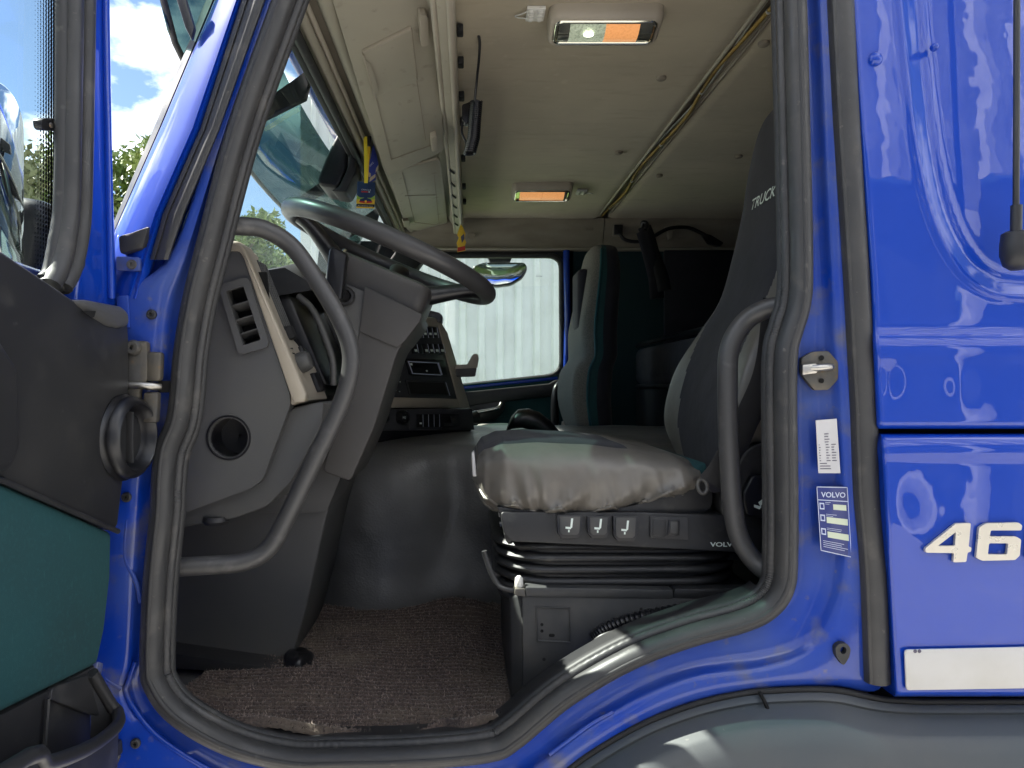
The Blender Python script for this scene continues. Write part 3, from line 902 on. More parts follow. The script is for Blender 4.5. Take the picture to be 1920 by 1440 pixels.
tube('channel_edge', [W(0.644, 0.08, 0.785), W(0.644, 2.16, 0.785)], 0.004, 'header_trim', truck, 8)
for px, py in ((1240, 147), (1160, 287), (1432, 83), (1385, 294), (1236, 330), (1205, 250)):
    if px == 1205:
        continue
    lathe('ceiling_button', SZ(px, py, 0.776), (0, 0, -1), [(0.0125, -0.004), (0.0125, 0.002), (0.010, 0.004), (0.003, 0.0045)], 'header_trim', truck, 16)
# lighting cables running along the channel
gold = tag(tube('cable', catmull([W(0.622 + 0.010 * math.sin(k * 1.1 + 0.5), 0.10 + k * 0.137, 0.782 - 0.003 * math.cos(k * 2.1)) for k in range(16)], 5), 0.0048, 'cable_gold', None, 8), 'golden brown cable running along the ceiling channel', 'cable')
wh_c = tag(tube('cable', catmull([W(0.618 - 0.010 * math.sin(k * 0.9 + 0.2), 0.12 + k * 0.137, 0.786) for k in range(12)], 5), 0.003, 'cable_white', None, 8), 'thin white wire beside the golden cable in the ceiling channel', 'cable')
for k in (2, 5, 8, 11, 14):
    lathe('cable_tie', W(0.622 + 0.010 * math.sin(k * 1.1 + 0.5), 0.10 + k * 0.137, 0.782), (0, 1, 0), [(0.0062, -0.002), (0.0062, 0.002)], 'cable_white', gold, 10)

# ---- far side: header, door, window
def head_fn(x0, x1):
    def fn(u, v):
        x = lerp(x0, x1, u)
        z = lerp(0.770, 0.640, v)
        return W(x, 2.165 + 0.05 * smooth01(v) + 0.004 * noise.noise(Vector((x * 6, v * 2, 0))), z)
    return fn
grid('header_panel', head_fn(-0.36, 0.622), 40, 10, 'header_trim', truck, 60, thick=(0, 0.03, 0))
grid('header_panel', head_fn(0.627, 1.335), 40, 10, 'header_trim', truck, 60, thick=(0, 0.03, 0))
prism('header_backing', [W(-0.36, 2.225, 0.63), W(1.335, 2.225, 0.63), W(1.335, 2.225, 0.84), W(-0.36, 2.225, 0.84)], (0, 0.01, 0), 'header_trim', truck)
tube('header_edge', [W(-0.36, 2.205, 0.638), W(1.335, 2.205, 0.638)], 0.006, 'beige_grey', truck, 8)
for px, py in ((1105, 427), (884, 442)):
    prism('trim_patch', [S(px + a, py + b, 2.178) for a, b in ((-7, -5), (7, -5), (7, 5), (-7, 5))], (0, -0.002, 0), 'header_trim', truck)
YF = 2.24
WIN = [(800, 479), (1038, 479), (1053, 492), (1054, 690), (1036, 706), (870, 724), (700, 742), (690, 705), (786, 492)]
fd = plate('far_door_frame', [S(x, y, YF) for x, y in ((600, 452), (1075, 452), (1075, 720), (1075, 760), (870, 775), (560, 800))], [[S(x, y, YF) for x, y in round_poly(WIN, 12)]], (0, 0.07, 0), 'black_plastic', truck)
tube('window_rubber', catmull([S(x, y, YF - 0.006) for x, y in round_poly(WIN, 14, 3)], 1, True), 0.014, 'rubber_dark', truck, 8, True, up=(0, 1, 0))
prism('far_window', [S(x, y, YF + 0.035) for x, y in round_poly([(796, 470), (1060, 470), (1060, 735), (680, 750), (680, 700), (780, 485)], 10)], (0, 0.004, 0), 'window_glass', truck)
tube('door_edge', [S(1062, 470, YF - 0.02), S(1064, 600, YF - 0.02), S(1062, 705, YF - 0.02)], 0.016, 'blue_paint', truck, 10)
tube('sill_edge', [S(700, 746, YF - 0.012), S(870, 727, YF - 0.012), S(1045, 709, YF - 0.012)], 0.011, 'blue_paint', truck, 8)
prism('door_rail', [S(x, y, YF - 0.045) for x, y in ((690, 752), (870, 735), (1030, 719), (1042, 712), (1058, 712), (1058, 735), (1040, 742), (940, 754), (870, 764), (690, 790))], (0, 0.05, 0), 'dark_plastic', truck, 0.010)
prism('door_trim', [S(x, y, YF - 0.02) for x, y in ((680, 740), (1075, 700), (1075, 1020), (680, 1020))], (0, 0.03, 0), 'teal_fabric', truck, 0.004)
hs = prism('handle_bezel', [S(x, y, YF - 0.05) for x, y in round_poly([(880, 762), (935, 752), (948, 752), (946, 766), (934, 784), (885, 798), (868, 800)], 6)], (0, 0.03, 0), 'black_plastic', truck, 0.008)
tube('handle_lever', catmull([S(886, 774, YF - 0.065), S(915, 769, YF - 0.07), S(935, 764, YF - 0.07), S(940, 756, YF - 0.055)], 4), 0.009, 'silver', hs, 10)
tube('pull_handle', catmull([S(1056, 716, YF - 0.04), S(1044, 728, YF - 0.08), S(1040, 760, YF - 0.09), S(1042, 810, YF - 0.08), S(1050, 850, YF - 0.04)], 5), 0.018, 'black_plastic', truck, 12)
tube('dash_vent_hose', [S(880, 785, 1.6), S(893, 782, 1.62)], [0.022, 0.026], 'black_plastic', truck, 14)
# far pillar beside the windscreen
prism('far_pillar', [S(x, y, 2.20) for x, y in ((735, 402), (790, 462), (806, 470), (770, 520), (690, 700), (600, 700), (660, 580), (742, 470))], (0, 0.10, 0), 'black_matte', truck, 0.012)
# lining behind the passenger seat
box('side_wall_lining', (0.91, 2.255, ZC + 0.02), (0.88, 0.03, 1.26), 'dark_teal', truck, 0.004)
box('curtain', (1.12, 2.21, ZC + 0.27), (0.42, 0.02, 0.72), 'navy_fabric', truck, 0.006)
# kerb mirror outside the far window
km = thing('kerb_mirror', 'rounded black kerb mirror outside the far side window', 'mirror', S(935, 540, 2.52))
mirA = [(884, 500), (905, 492), (985, 492), (990, 503), (982, 520), (960, 534), (930, 538), (905, 532), (890, 520)]
prism('housing', [S(x, y, 2.52) for x, y in round_poly(mirA, 8)], (0, 0.06, 0), 'black_plastic', km, 0.012, 3)
fx = (Vector((0.25, -0.80, -0.52))).normalized()
gp = [S(x, y, 2.515) for x, y in round_poly([(888, 502), (906, 496), (982, 496), (986, 503), (979, 517), (958, 530), (930, 534), (906, 528), (893, 518)], 6)]
cen = sum(gp, Vector()) / len(gp)
gp = [p + Vector((0, (cen.z - p.z) * 0.55, 0)) for p in gp]
def domed(pts, c, h, rings_=5):
    out = [[p.copy() for p in pts]]
    for k in range(1, rings_):
        t = k / rings_
        out.append([p.lerp(c, t) + Vector((0, -h * (1 - (1 - t) ** 2), 0)) for p in pts])
    return out
loft('mirror_glass', domed([p + Vector((0, -0.03, 0)) for p in gp], cen + Vector((0, -0.03, 0)), 0.014), 'mirror_glass', km, caps=True)
prism('bracket', [S(x, y, 2.50) for x, y in ((913, 479), (962, 479), (955, 494), (920, 494))], (0, 0.05, 0), 'black_plastic', km, 0.004)

# ---- windscreen, header, sun visor
WT, WB = (-0.345, 0.715), (-0.72, -0.02)
grid('windscreen', lambda u, v: W(lerp(WT[0], WB[0], v) - 0.05 * math.sin(math.pi * u), lerp(0.105, 2.20, u), lerp(WT[1], WB[1], v)), 24, 8, 'windscreen_glass', truck, 60)
def run(x, z, y0=0.10, y1=2.18, n=10, sag=0.0):
    return [W(x, lerp(y0, y1, k / n), z - sag * math.sin(math.pi * k / n)) for k in range(n + 1)]
tube('header_rubber', run(-0.352, 0.700), 0.017, 'black_matte', truck, 10)
tube('header_rubber_lip', run(-0.338, 0.684), 0.010, 'rubber_dark', truck, 8)
tube('header_strip', run(-0.318, 0.700), 0.011, 'beige_grey', truck, 10)
tube('header_strip', run(-0.302, 0.706), 0.006, 'beige_plastic', truck, 8)
tube('header_roll', run(-0.268, 0.728), 0.020, 'beige_grey', truck, 12)
box('header_board', (-0.31, 1.14, ZC + 0.745), (0.12, 2.1, 0.03), 'header_trim', truck, 0.004)
vis = grid('sun_visor', lambda u, v: W(lerp(-0.43, -0.515, v) - 0.07 * math.sin(math.pi * u) ** 0.8, lerp(0.06, 2.24, u), lerp(0.83, 0.675 - 0.12 * math.sin(math.pi * u) ** 0.4, v)), 28, 6, 'smoke_acrylic', truck, 60, thick=(-0.005, 0, 0))
tube('visor_edge', [W(-0.515 - 0.07 * math.sin(math.pi * k / 20) ** 0.8, lerp(0.06, 2.24, k / 20), 0.675 - 0.12 * math.sin(math.pi * k / 20) ** 0.4) for k in range(21)], 0.006, 'rubber', vis, 8)
prism('visor_end', [S(x, y, 0.035) for x, y in ((318, -40), (336, -40), (352, 10), (364, 50), (358, 74), (346, 50))], (0, 0.012, 0), 'rubber', vis, 0.003)
for yb in (0.62, 1.30, 1.95):
    prism('visor_arm', [W(-0.38, yb, 0.78), W(-0.40, yb, 0.70), W(-0.60, yb, 0.60), W(-0.60, yb, 0.625)], (0, 0.02, 0), 'black_matte', vis, 0.002)
# camera unit on the glass
cu_ = thing('camera_unit', 'black camera housing mounted high inside the windscreen', 'camera', S(625, 300, 1.12))
prism('housing', [S(x, y, 1.02) for x, y in round_poly([(634, 246), (658, 252), (652, 290), (650, 315), (634, 352), (598, 348), (594, 336), (612, 290)], 8)], (0, 0.16, 0), 'black_plastic', cu_, 0.010, 3)
prism('cover', [S(x, y, 1.0) for x, y in round_poly([(655, 256), (668, 275), (664, 300), (668, 318), (648, 360), (620, 358), (636, 350), (652, 316)], 6)], (0, 0.12, 0), 'dark_plastic', cu_, 0.008)

# ---- overhead console with lockers
con = [(-0.262, 0.776), (-0.240, 0.774), (-0.100, 0.768), (-0.078, 0.735), (-0.060, 0.690), (-0.034, 0.688), (-0.028, 0.700), (-0.028, 0.782), (-0.262, 0.782)]
oc = prism('overhead_console', [W(x, 0.10, z) for x, z in con], (0, 2.04, 0), 'beige_grey', truck, 0.006)
tube('console_bead', run(-0.066, 0.694, 0.12, 2.12), 0.006, 'beige_plastic', oc, 8)
tube('console_bead', run(-0.036, 0.690, 0.12, 2.12), 0.007, 'beige_plastic', oc, 8)
# near locker lid, hanging a little low at its front edge
LQ = planar4([S(612, -40, 0.16), S(812, -40, 0.22), S(831, 276, 0.98), S(723, 326, 0.98)])
def quad_prism(name, q, uv, h, mat, parent, r=0.0, base=0.0, bevel=0.004):
    n = qn(q)
    pts = [bil(q, u, v) + n * base for u, v in (round_poly(uv, r) if r else uv)]
    return prism(name, pts, n * h, mat, parent, bevel)
lid = quad_prism('locker_lid', LQ, rect(0, 0, 1, 1), 0.012, 'beige_grey', truck, 0.06, 0.0, 0.006)
def uvq(q, px, py):
    "inverse bilinear on the picture of the quad"
    u = v = 0.5
    def proj(p):
        d = p.y + D
        return CX + p.x * F / d, CY - (p.z - ZC) * F / d
    for _ in range(30):
        x, y = proj(bil(q, u, v)); e = 1e-4
        xu, yu = proj(bil(q, u + e, v)); xv, yv = proj(bil(q, u, v + e))
        a, b, c, d = (xu - x) / e, (xv - x) / e, (yu - y) / e, (yv - y) / e
        det = a * d - b * c
        u += ((px - x) * d - (py - y) * b) / det
        v += ((py - y) * a - (px - x) * c) / det
    return (u, v)
def lidp(name, pts, h, mat, r=0.0, base=0.012, parent=lid, q=LQ, bevel=0.003):
    return quad_prism(name, q, [uvq(q, *p) for p in pts], h, mat, parent, r, base, bevel)
lidp('pocket_flap', [(678, 82), (768, 39), (779, 136), (770, 140), (700, 172)], 0.004, 'beige_grey', 0.02)
lidp('pocket_rim', [(676, 83), (767, 37), (769, 41), (679, 87)], 0.007, 'beige_plastic', bevel=0.0012)
lidp('pocket_rim', [(676, 88), (680, 88), (703, 172), (699, 173)], 0.007, 'beige_plastic', bevel=0.0012)
lidp('pocket_rim', [(768, 42), (770, 42), (781, 136), (779, 137)], 0.006, 'header_trim', bevel=0.0012)
lidp('finger_grip', [(683, 97), (692, 108), (702, 135), (706, 158), (700, 164)], 0.007, 'beige_grey', 0.02)
lidp('lid_latch', [(780, 2), (796, 4), (800, 60), (784, 64)], 0.018, 'beige_plastic', 0.02)
lidp('lid_latch', [(804, 240), (816, 236), (817, 264), (806, 268)], 0.016, 'beige_plastic', 0.02)
lidp('lid_line', [(703, 176), (704, 175), (733, 292), (732, 293)], 0.0008, 'header_trim', 0, 0.0122, bevel=0)
lidp('lid_line', [(732, 292), (732, 291), (812, 262), (812, 263)], 0.0008, 'header_trim', 0, 0.0122, bevel=0)
lidp('lid_line', [(779, 142), (780, 142), (797, 255), (796, 255)], 0.0008, 'header_trim', 0, 0.0122, bevel=0)
L2 = planar4([S(727, 318, 1.02), S(825, 292, 1.02), S(840, 431, 2.08), S(762, 428, 2.08)])
lid2 = quad_prism('locker_lid', L2, rect(0, 0, 1, 1), 0.010, 'beige_grey', truck, 0.06, 0.0, 0.005)
def l2p(name, pts, h, mat, r=0.0, base=0.010, bevel=0.002):
    return lidp(name, pts, h, mat, r, base, lid2, L2, bevel)
l2p('lid_latch', [(752, 405), (764, 404), (767, 415), (755, 417)], 0.012, 'beige_plastic', 0.02)
for a in ([(752, 318), (753, 317), (777, 412), (776, 413)], [(812, 322), (813, 322), (823, 418), (822, 418)], [(758, 362), (758, 361), (815, 360), (815, 361)], [(777, 413), (777, 412), (823, 418), (823, 419)]):
    l2p('lid_line', a, 0.0008, 'header_trim', 0, 0.0102, 0)
for k, y in enumerate((0.42, 0.55, 0.72, 0.95, 1.25, 1.55, 1.85)):
    box('clip', (-0.020, y, ZC + 0.765 - 0.01 * (k % 3)), (0.014, 0.03, 0.018), 'black_matte', oc, 0.003)
for k in range(6):
    tube('spring_tab', catmull([W(-0.052, 1.15 + k * 0.15, 0.700), W(-0.062, 1.16 + k * 0.15, 0.690), W(-0.050, 1.19 + k * 0.15, 0.686)], 3), 0.0035, 'rubber_dark', oc, 6)

# ---- engine tunnel
TS = [(0.770, -0.62), (0.772, -0.50), (0.785, -0.38), (0.80, -0.27), (0.82, -0.205), (0.86, -0.172), (0.92, -0.160), (1.1, -0.152), (1.55, -0.152), (1.72, -0.18), (1.80, -0.30), (1.82, -0.62)]
TSs = catmull([Vector((a, b, 0)) for a, b in TS], 5)
def tun(u, v):
    k = v * (len(TSs) - 1)
    i = min(int(k), len(TSs) - 2)
    p = TSs[i].lerp(TSs[i + 1], k - i)
    x = lerp(-0.70, 0.78, u)
    y, z = p.x, p.y
    f = smooth01((0.9 - y) / 0.1)
    px = x * F / (y + D) + CX
    y += f * (-0.045 * math.exp(-((px - 690) / 95) ** 2) * smooth01((-z - 0.10) / 0.2) + 0.03 * math.exp(-((px - 850) / 42) ** 2) * smooth01((z + 0.55) / 0.2) - 0.03 * math.exp(-((px - 950) / 40) ** 2) * math.exp(-((z + 0.37) / 0.06) ** 2))
    y += f * (0.03 * smooth01((-z - 0.44) / 0.06) * math.exp(-((px - 600) / 60) ** 2) + 0.016 * noise.noise(Vector((x * 5, z * 6, 3))) + 0.006 * noise.noise(Vector((x * 13, z * 11, 6))))
    z += 0.006 * noise.noise(Vector((x * 5, y * 5, 0)))
    return W(x, y, z)
grid('engine_tunnel', tun, 110, 110, 'tunnel_rubber', truck, 80)

# ---- dashboard
DS = [(-0.70, 0.13), (-0.62, 0.215), (-0.44, 0.232), (-0.424, 0.222), (-0.325, -0.022), (-0.335, -0.035), (-0.36, -0.06), (-0.36, -0.175), (-0.44, -0.225), (-0.70, -0.235)]
prism('dashboard', [W(x, 0.215, z) for x, z in DS], (0, 0.595, 0), 'dark_plastic', truck, 0.006)
DP = [(-0.70, 0.13), (-0.62, 0.20), (-0.36, 0.20), (-0.26, 0.05), (-0.22, -0.05), (-0.30, -0.20), (-0.70, -0.235)]
prism('passenger_dashboard', [W(x, 1.02, z) for x, z in DP], (0, 1.16, 0), 'dark_plastic', truck, 0.015)
prism('centre_dashboard', [W(x, 0.81, z) for x, z in [(-0.70, 0.13), (-0.62, 0.21), (-0.40, 0.22), (-0.31, 0.05), (-0.27, -0.2), (-0.70, -0.235)]], (0, 0.22, 0), 'black_plastic', truck, 0.01)
# end panel facing the door, with vent and duct opening
VENT = [(417, 536), (464, 524), (489, 637), (448, 655)]
def cyc(px, py, r, n=28, ry=None):
    return [(px + r * math.cos(2 * math.pi * k / n), py + (ry or r) * math.sin(2 * math.pi * k / n)) for k in range(n)]
EP = round_poly([(433, 470), (452, 470), (470, 520), (542, 735), (545, 757), (492, 900), (470, 916), (345, 962), (322, 968), (322, 760), (352, 640), (395, 540)], 10)
ep = plate('dash_end_panel', [S(x, y, 0.128) for x, y in EP], [[S(x, y, 0.128) for x, y in round_poly([(424, 541), (458, 530), (490, 640), (455, 650)], 3)], [S(x, y, 0.128) for x, y in cyc(428, 821, 37)]], (0, 0.028, 0), 'dash_plastic', truck)
vf = plate('side_vent', [S(x, y, 0.117) for x, y in round_poly([(409, 536), (456, 520), (467, 524), (503, 642), (500, 651), (453, 664), (446, 660)], 6)], [[S(x, y, 0.117) for x, y in round_poly([(423, 546), (456, 536), (489, 637), (455, 648)], 3)]], (0, 0.010, 0), 'dash_plastic', truck)
prism('vent_back', [S(x, y, 0.160) for x, y in ((400, 510), (500, 510), (515, 670), (410, 670))], (0, 0.004, 0), 'void_black', vf)
for (a, b) in (((433, 573), (466, 562)), ((443, 599), (474, 589)), ((452, 625), (482, 614))):
    prism('slat', [S(a[0] - 2, a[1], 0.130), S(b[0] + 2, b[1], 0.130), S(b[0] + 2, b[1] + 3, 0.130), S(a[0] - 2, a[1] + 3, 0.130)], (0.0, 0.028, -0.010), 'dash_plastic', vf, 0.0006)
dh = lathe('duct_opening', S(428, 821, 0.126), (0, 1, 0), [(0.0395, 0.001), (0.0385, -0.0008), (0.0365, -0.0008), (0.0355, 0.004), (0.033, 0.06), (0.003, 0.062)], 'black_plastic', truck, 32, caps=False)
# lower flank
prism('dash_under_panel', [S(x, y, 0.150) for x, y in round_poly([(322, 930), (460, 890), (494, 880), (546, 765), (608, 752), (602, 800), (545, 905), (500, 950), (440, 972), (322, 992)], 10)], (0, 0.35, 0), 'dash_plastic', truck, 0.012, 3)
lathe('under_dash_knob', S(405, 972, 0.16), (0, 0, -1), [(0.022, -0.004), (0.024, 0.004), (0.02, 0.01), (0.006, 0.012)], 'dark_plastic', truck, 20)
# light trim on the driver's face of the dash
FQ = [W(-0.417, 0.128, 0.232), W(-0.417, 0.80, 0.232), W(-0.312, 0.80, -0.030), W(-0.312, 0.128, -0.030)]   # u along Y, v down the face
fn_ = (FQ[3] - FQ[0]).cross(FQ[1] - FQ[0]).normalized()
if fn_.x < 0:
    fn_ = -fn_
def face(name, uv, h, mat, parent, base=0.0, bevel=0.002, r=0.0):
    pts = [bil(FQ, u, v) + fn_ * base for u, v in (round_poly(uv, r) if r else uv)]
    return prism(name, pts, fn_ * h, mat, parent, bevel)
ft = face('dash_trim', [(0.012, -0.05), (0.122, -0.05), (0.122, 0.52), (0.20, 0.60), (0.325, 0.78), (0.325, 1.02), (0.012, 1.02)], 0.022, 'beige_plastic', truck, -0.002, 0.006, 0.012)
prism('trim_edge', [S(x, y, 0.122) for x, y in ((430, 450), (448, 452), (460, 468), (574, 738), (572, 754), (550, 756), (544, 742), (456, 484), (448, 470), (428, 470))], (0, 0.03, 0), 'beige_plastic', truck, 0.005)
tube('trim_roll', catmull([W(-0.43, 0.13, 0.242), W(-0.425, 0.17, 0.243), W(-0.42, 0.20, 0.241), W(-0.412, 0.235, 0.236)], 3), 0.014, 'beige_plastic', truck, 10)
dv = face('dash_vent', [(0.122, 0.0), (0.23, 0.0), (0.23, 0.52), (0.122, 0.50)], 0.016, 'black_plastic', truck, 0.0, 0.003)
for k in range(4):
    face('slat', [(0.130 + k * 0.024, 0.02), (0.140 + k * 0.024, 0.02), (0.140 + k * 0.024, 0.49), (0.130 + k * 0.024, 0.49)], 0.005, 'dash_plastic', dv, 0.016, 0.001)
face('vent_wheel', [(0.126, 0.50), (0.165, 0.50), (0.165, 0.59), (0.126, 0.59)], 0.032, 'black_matte', dv, 0.0, 0.004)
kb = lathe('light_knob', bil(FQ, 0.135, 0.76) + fn_ * 0.018, fn_, [(0.020, 0.0), (0.020, 0.010), (0.0175, 0.022), (0.015, 0.024), (0.003, 0.024)], 'dash_plastic', truck, 24)
face('switch', [(0.20, 0.63), (0.27, 0.66), (0.285, 0.78), (0.20, 0.77)], 0.024, 'black_plastic', truck, 0.004, 0.003)
face('switch', [(0.215, 0.83), (0.305, 0.82), (0.305, 0.965), (0.215, 0.97)], 0.014, 'black_plastic', truck, 0.014, 0.003)
face('printed_scale', [(0.07, 0.66), (0.122, 0.65), (0.122, 0.695), (0.07, 0.70)], 0.001, 'void_black', truck, 0.0205, 0)
for k in range(4):
    face('scale_mark', [(0.078 + k * 0.011, 0.665), (0.083 + k * 0.011, 0.664), (0.083 + k * 0.011, 0.688), (0.078 + k * 0.011, 0.689)], 0.0006, 'beige_plastic', truck, 0.0216, 0)
# instrument hood and cluster
hood = [[W(-0.45, y, 0.228 + 0.02 * math.sin(math.pi * (y - 0.30) / 0.42)), W(-0.36, y, 0.242 + 0.035 * math.sin(math.pi * (y - 0.30) / 0.42)), W(-0.315, y, 0.215 + 0.045 * math.sin(math.pi * (y - 0.30) / 0.42)), W(-0.305, y, 0.195 + 0.045 * math.sin(math.pi * (y - 0.30) / 0.42)), W(-0.34, y, 0.19 + 0.03 * math.sin(math.pi * (y - 0.3) / 0.42)), W(-0.45, y, 0.17)] for y in [0.30 + 0.42 * k / 14 for k in range(15)]]
hood = [[p + Vector((-0.02, 0.05 * (1 - (p.y - 0.30) / 0.42), 0)) for p in R] for R in hood]
loft('instrument_hood', hood, 'dark_plastic', truck)
prism('instrument_cluster', [W(-0.375, 0.365, 0.19), W(-0.295, 0.365, 0.0), W(-0.42, 0.365, 0.0), W(-0.44, 0.365, 0.19)], (0, 0.34, 0), 'black_plastic', truck, 0.006)
tube('cluster_rim', catmull([W(-0.355, 0.36, 0.185), W(-0.32, 0.355, 0.15), W(-0.285, 0.355, 0.06), W(-0.282, 0.36, 0.00)], 4), 0.007, 'dash_plastic', truck, 8)
lathe('dash_button', S(582, 537, 0.45), (0.3, -0.8, 0.4), [(0.008, 0), (0.008, 0.004), (0.004, 0.007)], 'dark_plastic', truck, 14)

# ---- centre stack
CQ = planar4([S(700, 600, 0.86), S(821, 614, 1.20), S(856, 748, 1.20), S(700, 744, 0.86)])
frame_o = [S(690, 578, 0.86), S(770, 592, 1.00), S(826, 600, 1.20), S(840, 624, 1.20), S(871, 762, 1.20), S(690, 766, 0.86)]
nq = qn(CQ)
for uv_ in ([(1.0, -0.12), (1.05, -0.10), (1.13, 0.06), (1.15, 1.13), (1.0, 1.13)], [(-0.10, 1.0), (0.998, 1.0), (0.998, 1.13), (-0.10, 1.15)], [(-0.10, -0.16), (0.998, -0.12), (0.998, 0.0), (-0.10, 0.0)]):
    on_quad('stack_frame', CQ, uv_, 'beige_plastic', truck, 0.012, -0.006, 0.003)
prism('stack_body', [bil(CQ, u, v) - nq * 0.010 for u, v in ((-0.10, -0.18), (1.05, -0.13), (1.16, 0.05), (1.19, 1.15), (-0.10, 1.17))], Vector((-0.12, 0.05, 0)), 'black_plastic', truck, 0.006)
prism('stack_top', [S(x, y, 1.18) for x, y in round_poly([(785, 588), (800, 580), (824, 586), (830, 592), (828, 604), (785, 597)], 3)], (0, 0.1, 0), 'black_plastic', truck, 0.004)
pn = on_quad('switch_panel', CQ, rect(-0.05, -0.02, 1.01, 1.01), 'panel_black', truck, 0.004, -0.003, 0.001)
def cq(name, pts, h, mat, base=0.001, bevel=0.0012, r=0.0, parent=None):
    return on_quad(name, CQ, [uvq(CQ, *p) for p in pts], mat, parent or pn, h, base, bevel, r)
for k in range(4):
    a = 778 + k * 9.5
    cq('switch_line', [(a + 8.6, 614), (a + 9.4, 614), (a + 12.8, 634), (a + 12, 634)], 0.0005, 'label_line', 0.0075, 0)
    cq('switch', [(a, 614), (a + 8.5, 614.5), (a + 12, 634), (a + 3.5, 633)], 0.006, 'black_plastic')
    if k:
        cq('switch_mark', [(a + 3.5, 624), (a + 8, 624), (a + 9, 628), (a + 4.5, 628)], 0.0005, 'symbol_white', 0.0075, 0)
for k in range(6):
    a = 768 + k * 10
    cq('switch', [(a, 645), (a + 9, 645), (a + 13, 664), (a + 4, 663)], 0.006, 'black_plastic')
    if k not in (1,):
        cq('switch_line', [(a + 9.2, 645), (a + 10, 645), (a + 13.6, 662), (a + 12.8, 662)], 0.0005, 'label_line', 0.0075, 0)
        cq('switch_mark', [(a + 5, 655), (a + 10, 655), (a + 11, 659.5), (a + 6, 659.5)], 0.0005, 'symbol_white', 0.0075, 0)
rd = cq('radio', [(757, 671), (830, 675), (838, 707), (766, 704)], 0.005, 'black_plastic', r=0.03)
for a in ([(761, 677), (820, 680), (820, 681.6), (761, 678.6)], [(761, 677), (762.8, 677), (770.8, 700), (769, 700)], [(769, 701), (824, 704), (824, 702.4), (769, 699.4)], [(816, 680), (819.6, 681), (826.6, 703), (823.6, 703)]):
    cq('radio_line', a, 0.0005, 'label_line', 0.0065, 0, parent=rd)
cq('radio_mark', [(765, 681), (769, 681), (770, 685), (766, 685)], 0.0005, 'symbol_white', 0.0065, 0, parent=rd)
cq('radio_mark', [(795, 694), (798, 694), (798.5, 697), (795.5, 697)], 0.0005, 'symbol_white', 0.0065, 0, parent=rd)
sl = cq('storage_slot', [(758, 711), (834, 714), (846, 744), (766, 742)], 0.003, 'dark_plastic', r=0.03)
cq('slot_opening', [(763, 716), (830, 718), (838, 740), (768, 738)], 0.0006, 'void_black', 0.0042, 0, parent=sl)
cq('slot_line', [(833, 717), (834, 717), (842, 742), (841, 742)], 0.0005, 'label_line', 0.0044, 0, parent=sl)
for (x, y) in ((741, 690), (738, 712), (744, 712), (736, 728), (743, 730), (730, 715)):
    cq('button', [(x, y), (x + 5, y), (x + 6, y + 7), (x + 1, y + 7)], 0.004, 'dark_plastic')
    cq('button_mark', [(x + 2, y + 3), (x + 4, y + 3), (x + 4, y + 5), (x + 2, y + 5)], 0.0004, 'symbol_white', 0.0055, 0)
# lower row
LC = [S(690, 768, 0.86), S(884, 766, 1.22), S(888, 806, 1.22), S(690, 808, 0.86)]
lp = on_quad('control_panel', LC, rect(0, 0, 1, 1), 'panel_black', truck, 0.008, -0.004, 0.003)
prism('panel_body', [p - qn(LC) * 0.006 for p in [LC[0], LC[1], LC[2], S(884, 828, 1.22), S(690, 834, 0.86)]], Vector((-0.10, 0.06, 0.0)), 'black_plastic', truck, 0.006)
nl = qn(LC)
def lc(name, pts, h, mat, base=0.004, bevel=0.0012, r=0.0, parent=None):
    return on_quad(name, LC, [uvq(LC, *p) for p in pts], mat, parent or lp, h, base, bevel, r)
def lck(name, px, py, r, h, mat):
    u, v = uvq(LC, px, py)
    return lathe(name, bil(LC, u, v) + nl * 0.004, nl, [(r, 0), (r, h * 0.7), (r * 0.85, h), (r * 0.62, h), (r * 0.55, h * 0.8), (0.002, h * 0.8)], mat, lp, 24)
lck('temperature_knob', 749, 782, 0.021, 0.022, 'black_plastic')
lck('fan_knob', 713, 784, 0.017, 0.02, 'black_plastic')
u_, v_ = uvq(LC, 745, 785)
text_mesh('knob_print', 'M5', bil(LC, u_, v_) + nl * 0.0225, LC[1] - LC[0], LC[0] - LC[3], 0.007, 'symbol_white', lp, 0.0)
lc('divider', [(764, 772), (765, 772), (766, 806), (765, 806)], 0.0012, 'dash_plastic')
for k in range(4):
    a = 778 + k * 10.4
    lc('switch', [(a, 776), (a + 9.6, 776), (a + 10.2, 801), (a + 0.6, 801)], 0.006, 'black_plastic')
    lc('switch_line', [(a + 9.9, 777), (a + 10.3, 777), (a + 10.8, 800), (a + 10.4, 800)], 0.0005, 'label_line', 0.0105, 0)
lc('switch_mark', [(782, 792), (786, 792), (786, 795), (782, 795)], 0.0005, 'symbol_white', 0.0105, 0)
bxs = lc('blanking_box', [(820, 776), (858, 775), (861, 800), (823, 801)], 0.004, 'black_plastic')
lc('box_lip', [(824, 793), (842, 793), (842, 799), (825, 799)], 0.010, 'dark_plastic', 0.008, parent=bxs)
lc('box_lip', [(840, 780), (850, 780), (852, 793), (842, 793)], 0.006, 'dark_plastic', 0.008, parent=bxs)
# folding cup holder beside the stack
ch = prism('cup_holder', [S(x, y, 1.30) for x, y in round_poly([(850, 684), (876, 683), (884, 668), (888, 663), (896, 664), (898, 672), (895, 690), (850, 692)], 3)], (0, 0.07, 0), 'beige_plastic', truck, 0.005)
prism('holder_base', [S(x, y, 1.302) for x, y in ((852, 690), (894, 690), (891, 706), (856, 707))], (0, 0.06, 0), 'column_plastic', ch, 0.004)

